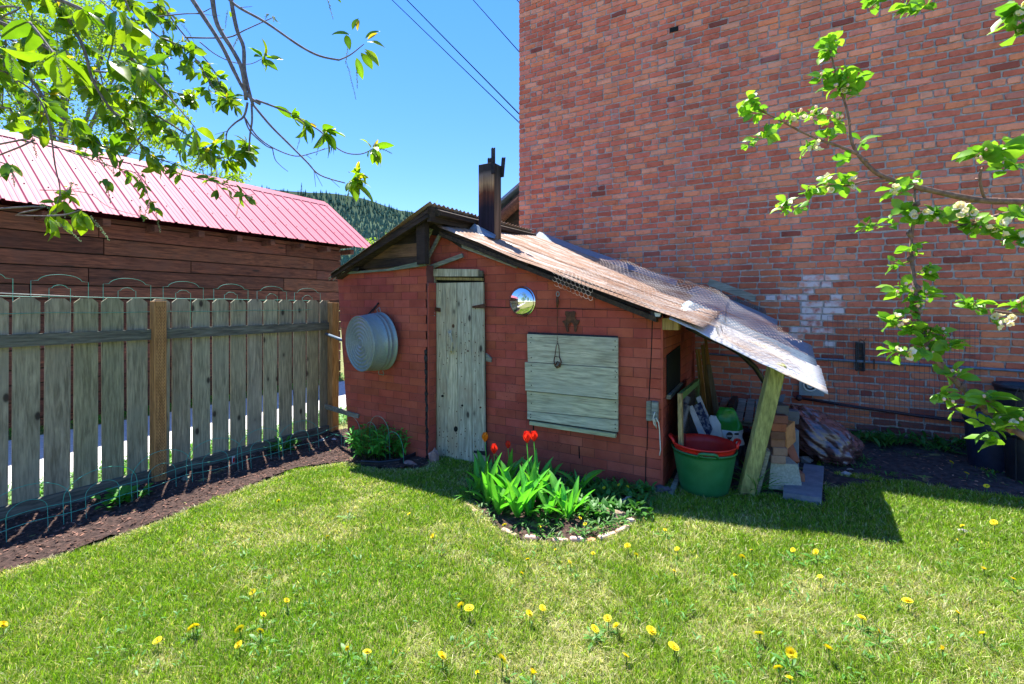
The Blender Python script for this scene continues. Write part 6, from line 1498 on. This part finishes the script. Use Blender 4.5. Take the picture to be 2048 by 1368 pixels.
branch([(400, 84, 1.98), (430, 108, 1.98), (465, 124, 1.98), (500, 128, 1.97), (528, 115, 1.96)], .0025, .0012, tip=(8, .065, 1, 1))
# dense left mass
for pts, r0, r1, lf, tw in (
    ([(-150, -60, 1.7), (60, -20, 1.72), (200, 40, 1.75), (262, 115, 1.78), (298, 158, 1.8)], .010, .004, (10, .075), 2),
    ([(-200, 20, 2.0), (0, 45, 2.0), (130, 120, 2.0), (230, 190, 2.05), (320, 235, 2.1), (420, 300, 2.1)], .011, .003, (22, .068), 4),
    ([(-200, 90, 1.8), (0, 112, 1.8), (60, 158, 1.82), (95, 205, 1.84), (150, 250, 1.86), (215, 300, 1.88)], .009, .003, (13, .07), 3),
    ([(-100, 130, 1.6), (30, 158, 1.6), (90, 220, 1.62), (110, 330, 1.65), (120, 385, 1.67), (105, 425, 1.7)], .004, .0015, (7, .062), 2),
    ([(-200, 0, 2.2), (50, 60, 2.2), (170, 160, 2.2), (235, 230, 2.2), (330, 262, 2.2), (420, 315, 2.2), (470, 306, 2.15), (490, 300, 2.15)], .009, .002, (24, .062), 4),
    ([(-50, -120, 1.9), (85, -30, 1.9), (160, 80, 1.92), (190, 170, 1.95), (240, 240, 2.0), (300, 310, 2.0)], .009, .003, (17, .07), 3),
    ([(100, -140, 2.1), (215, -40, 2.1), (300, 60, 2.1), (380, 105, 2.1), (430, 180, 2.1), (455, 200, 2.1)], .006, .0018, (20, .06), 2),
    ([(200, -100, 2.3), (300, -20, 2.3), (360, 60, 2.3), (420, 130, 2.3), (440, 170, 2.3)], .006, .0018, (16, .058), 2),
    ([(-100, 230, 1.9), (40, 262, 1.9), (130, 300, 1.92), (230, 335, 1.95), (275, 350, 1.95), (300, 402, 1.95)], .004, .0012, (7, .05), 3),
    ([(100, 270, 2.1), (240, 300, 2.1), (330, 322, 2.1), (420, 360, 2.1), (470, 380, 2.1), (500, 398, 2.1)], .003, .001, (7, .05), 2),
    ([(80, 380, 1.9), (170, 385, 1.9), (220, 415, 1.9), (280, 432, 1.9)], .0018, .0007, (1, .03), 1),
    ([(-60, 60, 2.4), (100, 130, 2.4), (260, 150, 2.4), (330, 180, 2.4), (380, 190, 2.4)], .007, .002, (18, .06), 3),
    ([(240, -60, 1.9), (270, 60, 1.9), (275, 150, 1.9), (270, 200, 1.9)], .004, .002, (8, .06), 1),
    ([(327, 60, 2.2), (328, 130, 2.2), (327, 200, 2.2)], .0028, .002, (3, .05), 1),
    ([(-20, -20, 2.1), (10, 60, 2.1), (8, 140, 2.1), (5, 210, 2.1)], .004, .002, (8, .065), 1)):
    branch(pts, r0, r1, lf, (3, lf[1] * .9, 1, 1), tw)
for (x, y, t, n_, s) in ((60, 45, 1.15, 4, .085), (110, 110, 1.1, 4, .08), (20, 100, 1.25, 2, .07), (230, 25, 1.25, 4, .085), (260, 60, 1.3, 3, .08), (215, 125, 1.3, 4, .085), (265, 130, 1.35, 3, .075), (170, 20, 1.5, 5, .08), (300, 20, 1.6, 5, .075), (390, 255, 1.45, 3, .085), (350, 230, 1.6, 4, .075), (20, 330, 1.3, 3, .06), (95, 440, 1.35, 5, .058), (165, 425, 1.35, 5, .062), (210, 360, 1.7, 4, .06), (60, 260, 1.6, 4, .07), (140, 240, 1.6, 4, .07), (455, 20, 2.2, 1, .04), (640, 0, 1.9, 0, .05)):
    p = atT(x, y, t)
    if n_: cluster(p, (.4, .2, -.5), n_, s, 1, 0)
raceme(RAC, atT(652, -5, 1.9), Vector((.45, .1, -.8)).normalized(), .07); chleaf(atT(672, -4, 1.9), (.5, .2, -.3), (0, -1, 1), .03)
for (a, b) in (((-60, 20, 1.2), (60, 45, 1.15)), ((60, 45, 1.15), (110, 110, 1.1)), ((130, -60, 1.3), (230, 25, 1.25)), ((230, 25, 1.25), (215, 125, 1.3)), ((-60, 300, 1.3), (20, 330, 1.3)), ((-40, 420, 1.4), (95, 432, 1.35)), ((95, 432, 1.35), (165, 418, 1.35)), ((300, 150, 1.5), (390, 255, 1.45))): branch([a, tuple((p + q) / 2 + 4 for p, q in zip(a[:2], b[:2])) + ((a[2] + b[2]) / 2,), b], .003, .0015)
tag(build('twigs', tro, M['bark_grey'], cht, True), kind='stuff')
if chs.v: tag(build('foliage', chs, M['leaf_cherry'], cht, True), kind='stuff')
m_ = leafmat('raceme_bud', (.22, .27, .20), (.42, .46, .38), .3, .6); tag(build('flower_racemes', RAC, m_, cht), kind='stuff')

# ================================================================ apple tree, right
ab = atT(2900, HY, 1.7); apt = thing('apple_tree', 'apple tree with pinkish bark, round leaves and white blossom reaching in from the right', 'tree', (ab.x, ab.y, g(ab.x)))
APL = [leaf_me('leaf', M['leaf_apple'], c, L=1, W=w, seg=5, fold=f_, curl=cu, wide=.55, wave=wv) for c, w, f_, cu, wv in (((.75, .85, .8), .62, .3, .5, .02), ((1.0, 1.0, 1), .66, .2, .8, .03), ((.55, .7, .7), .58, .4, .4, .0), ((1.25, 1.1, 1.0), .6, .35, 1.1, .03))]
nap = [0]; aps = MB(); AA = [leaf_arr(1, .62, 4, .3, .6, .55, 0, .02)]
def apleaf(p, d, n, s):
    if nap[0] < 298: place('leaf', APL[R.randrange(4)], p, d, n, s, apt); nap[0] += 1
    else: put(aps, AA[0], p, d, n, s, R.choice(((.8, .9, .8), (1.1, 1.05, 1), (.6, .75, .7))))
PET = MB()
def blossom(p, s=.018, bud=False):
    p = Vector(p); nrm = (rdir() + Vector((SN, -CS, .4)) * 1.0).normalized(); u = nrm.orthogonal().normalized(); w = nrm.cross(u)
    if bud: PET.blob(p, s * .42, int(p.x * 99), .1, 7, 5, (1, 1, 1.2), (1.05, .80, .80)); return
    V0 = leaf_arr(1, .85, 3, .3, -.8, .6, .1)
    for k in range(5): a = 1.257 * k; d = (u * math.cos(a) + w * math.sin(a)) + nrm * .45; put(PET, V0, p, d, nrm, s * R.uniform(.85, 1.1), (1, R.uniform(.88, 1), R.uniform(.9, 1)))
    PET.blob(p + nrm * .003, .003, 1, 0, 6, 4, (1, 1, 1), (1, .9, .3))
def apcl(px_, py_, t, n, s, bl=0, bud=0, spread=.02):
    n = int(n * 2.0)
    p = atT(px_, py_, t)
    for k in range(n):
        d = rdir(-.5, .9); apleaf(p + rdir() * spread * .6, d, (rdir() * .8 + Vector((0, 0, .8))), s * R.uniform(.75, 1.55))
    for k in range(bl * 2): blossom(p + rdir() * spread * 1.0 + Vector((SN, -CS, 0)) * .02, .015)
    for k in range(bud): blossom(p + rdir() * spread * .9 + Vector((SN, -CS, 0)) * .012, .010, True)
def abranch(pts, r0, r1):
    Q0 = [atT(*p) for p in pts]
    for e in (0, -1):
        if pts[e][0] > 2100 or pts[e][1] < -15:
            q = min((Vector(p) for p in Pt[1:]), key=lambda q: (q - Q0[e]).length); Q0 = [q] + Q0 if e == 0 else Q0 + [q]
    P = smooth(Q0, 5); n = len(P); mb = MB(); mb.tube(P, [(r0 + (r1 - r0) * i / (n - 1)) * R.uniform(.95, 1.1) for i in range(n)], 8); build('branch', mb, M['bark_apple'], apt, True)
    for i in range(3, n, 5): P2_ = P[i]; mb2.tube([P2_, P2_ + rdir() * .012], [r1 * 1.3, r1 * .7], 5)
mb2 = MB(); TA = 1.35
mb = MB(); Pt = [(ab.x, ab.y, g(ab.x) - .05)] + smooth([atT(2900, 800, 1.7), atT(2800, 480, 1.65), atT(2600, 260, 1.6)], 4); mb.tube(Pt, [.07] + [.055] * (len(Pt) - 1), 10); build('trunk', mb, M['bark_apple'], apt, True)
abranch([(2850, 520, 1.68), (2450, 440, 1.5), (2200, 412, 1.38), (2048, 404, TA), (1960, 400, TA), (1880, 385, TA), (1800, 365, TA), (1752, 345, TA), (1715, 308, TA)], .0145, .0052)
abranch([(1715, 308, TA), (1702, 280, TA), (1697, 235, TA), (1688, 200, TA), (1672, 150, TA), (1660, 95, TA)], .0045, .002)
abranch([(1715, 308, TA), (1680, 293, TA), (1640, 280, TA), (1600, 262, TA), (1555, 238, TA), (1515, 218, TA)], .0042, .0018)
abranch([(1770, 358, TA), (1730, 362, TA), (1690, 372, 1.36), (1640, 370, 1.37), (1600, 392, 1.38), (1575, 410, 1.38)], .003, .0014)
abranch([(1970, 400, TA), (1962, 375, 1.33), (1960, 350, 1.32), (1966, 335, 1.32)], .0045, .003)
abranch([(1830, 380, TA), (1828, 430, 1.33), (1822, 490, 1.33), (1826, 540, 1.32), (1832, 600, 1.3), (1838, 640, 1.3), (1860, 700, 1.28), (1895, 745, 1.26), (1940, 790, 1.24), (2000, 840, 1.2), (2048, 872, 1.15), (2200, 960, 1.1), (2500, 900, 1.3), (2800, 700, 1.65)], .0032, .011)
abranch([(2048, 420, 1.3), (1990, 432, 1.3), (1930, 450, 1.31), (1870, 430, 1.33), (1830, 418, TA)], .005, .002)
abranch([(2300, 640, 1.3), (2048, 628, 1.32), (1990, 622, 1.33), (1950, 612, 1.34)], .005, .0015)
abranch([(2400, -60, 1.2), (2150, -20, 1.2), (2048, 20, 1.2), (2030, 50, 1.2)], .008, .004)
abranch([(1990, -120, 1.4), (1850, -40, 1.4), (1800, 5, 1.4)], .004, .0015)
for c in ((1662, 85, TA, 9, .030, 0, 0), (1655, 105, TA, 6, .03, 0, 0), (1690, 150, TA, 8, .036, 0, 0), (1650, 155, TA, 7, .034, 0, 1), (1675, 180, TA, 8, .038, 1, 3), (1712, 165, TA, 5, .036, 0, 0), (1700, 190, TA, 3, .03, 0, 0), (1495, 205, TA, 8, .028, 0, 0), (1515, 225, TA, 7, .028, 0, 0), (1530, 270, TA, 7, .027, 0, 0), (1500, 285, TA, 4, .026, 0, 0), (1560, 245, TA, 3, .024, 0, 0), (1590, 235, TA, 8, .026, 1, 4), (1625, 230, TA, 6, .026, 1, 3), (1665, 245, TA, 7, .03, 0, 4), (1665, 275, TA, 4, .03, 0, 0), (1620, 295, TA, 4, .03, 2, 0), (1725, 280, TA, 2, .036, 0, 0), (1700, 320, TA, 2, .025, 0, 0), (1690, 365, 1.36, 7, .033, 1, 3), (1650, 370, 1.36, 5, .03, 1, 3), (1620, 385, 1.37, 6, .028, 0, 0), (1572, 412, 1.38, 8, .027, 0, 0), (1595, 420, 1.38, 4, .026, 0, 0), (1790, 385, 1.34, 5, .03, 3, 1), (1820, 360, 1.34, 6, .03, 0, 0), (1805, 420, 1.33, 5, .03, 0, 0), (1740, 450, 1.34, 6, .024, 0, 0), (1775, 445, 1.34, 4, .022, 0, 0), (1830, 440, 1.32, 9, .03, 2, 2), (1870, 430, 1.31, 8, .032, 0, 2), (1915, 425, 1.3, 8, .034, 4, 2), (1950, 450, 1.3, 9, .034, 2, 2), (1990, 460, 1.28, 8, .036, 3, 2), (2030, 480, 1.27, 8, .038, 2, 0), (2040, 430, 1.28, 6, .036, 1, 1), (1960, 310, 1.3, 9, .042, 0, 5), (2000, 300, 1.3, 7, .042, 0, 0), (2030, 290, 1.32, 5, .03, 0, 2), (2020, 335, 1.3, 4, .034, 0, 0), (1790, 530, 1.33, 6, .024, 0, 0), (1828, 500, 1.32, 5, .028, 0, 0), (1850, 545, 1.31, 8, .03, 0, 3), (1800, 580, 1.3, 8, .032, 0, 5), (1845, 595, 1.3, 8, .034, 0, 4), (1820, 620, 1.3, 6, .034, 0, 2), (1790, 645, 1.3, 7, .034, 1, 4), (1825, 655, 1.28, 7, .036, 0, 0), (1865, 665, 1.28, 9, .036, 0, 5), (1790, 705, 1.28, 5, .036, 2, 0), (1850, 700, 1.27, 8, .036, 0, 3), (1895, 690, 1.26, 6, .034, 0, 1), (1910, 750, 1.25, 6, .032, 0, 4), (1885, 790, 1.24, 5, .034, 0, 4), (1905, 815, 1.24, 3, .034, 0, 0), (1975, 800, 1.2, 7, .044, 0, 2), (2010, 830, 1.18, 5, .04, 1, 1), (1975, 855, 1.2, 5, .036, 0, 2), (1985, 880, 1.2, 4, .04, 0, 0), (2035, 850, 1.15, 5, .04, 0, 2), (1945, 610, 1.34, 9, .03, 0, 0), (1975, 625, 1.33, 3, .03, 0, 0), (1990, 640, 1.32, 3, .03, 4, 0), (2040, 610, 1.31, 7, .032, 0, 3), (2035, 30, 1.15, 7, .045, 3, 0), (2040, 65, 1.15, 6, .045, 1, 0), (1745, 10, 1.4, 7, .03, 0, 1), (1815, 15, 1.4, 7, .032, 0, 0), (1850, 10, 1.4, 4, .03, 0, 0)):
    apcl(*c)
tag(build('twigs', mb2, M['bark_apple'], apt, True), kind='stuff')
tag(build('blossoms', PET, M['petal_white'], apt, True), kind='stuff')
if aps.v: tag(build('foliage', aps, M['leaf_apple'], apt, True), kind='stuff')
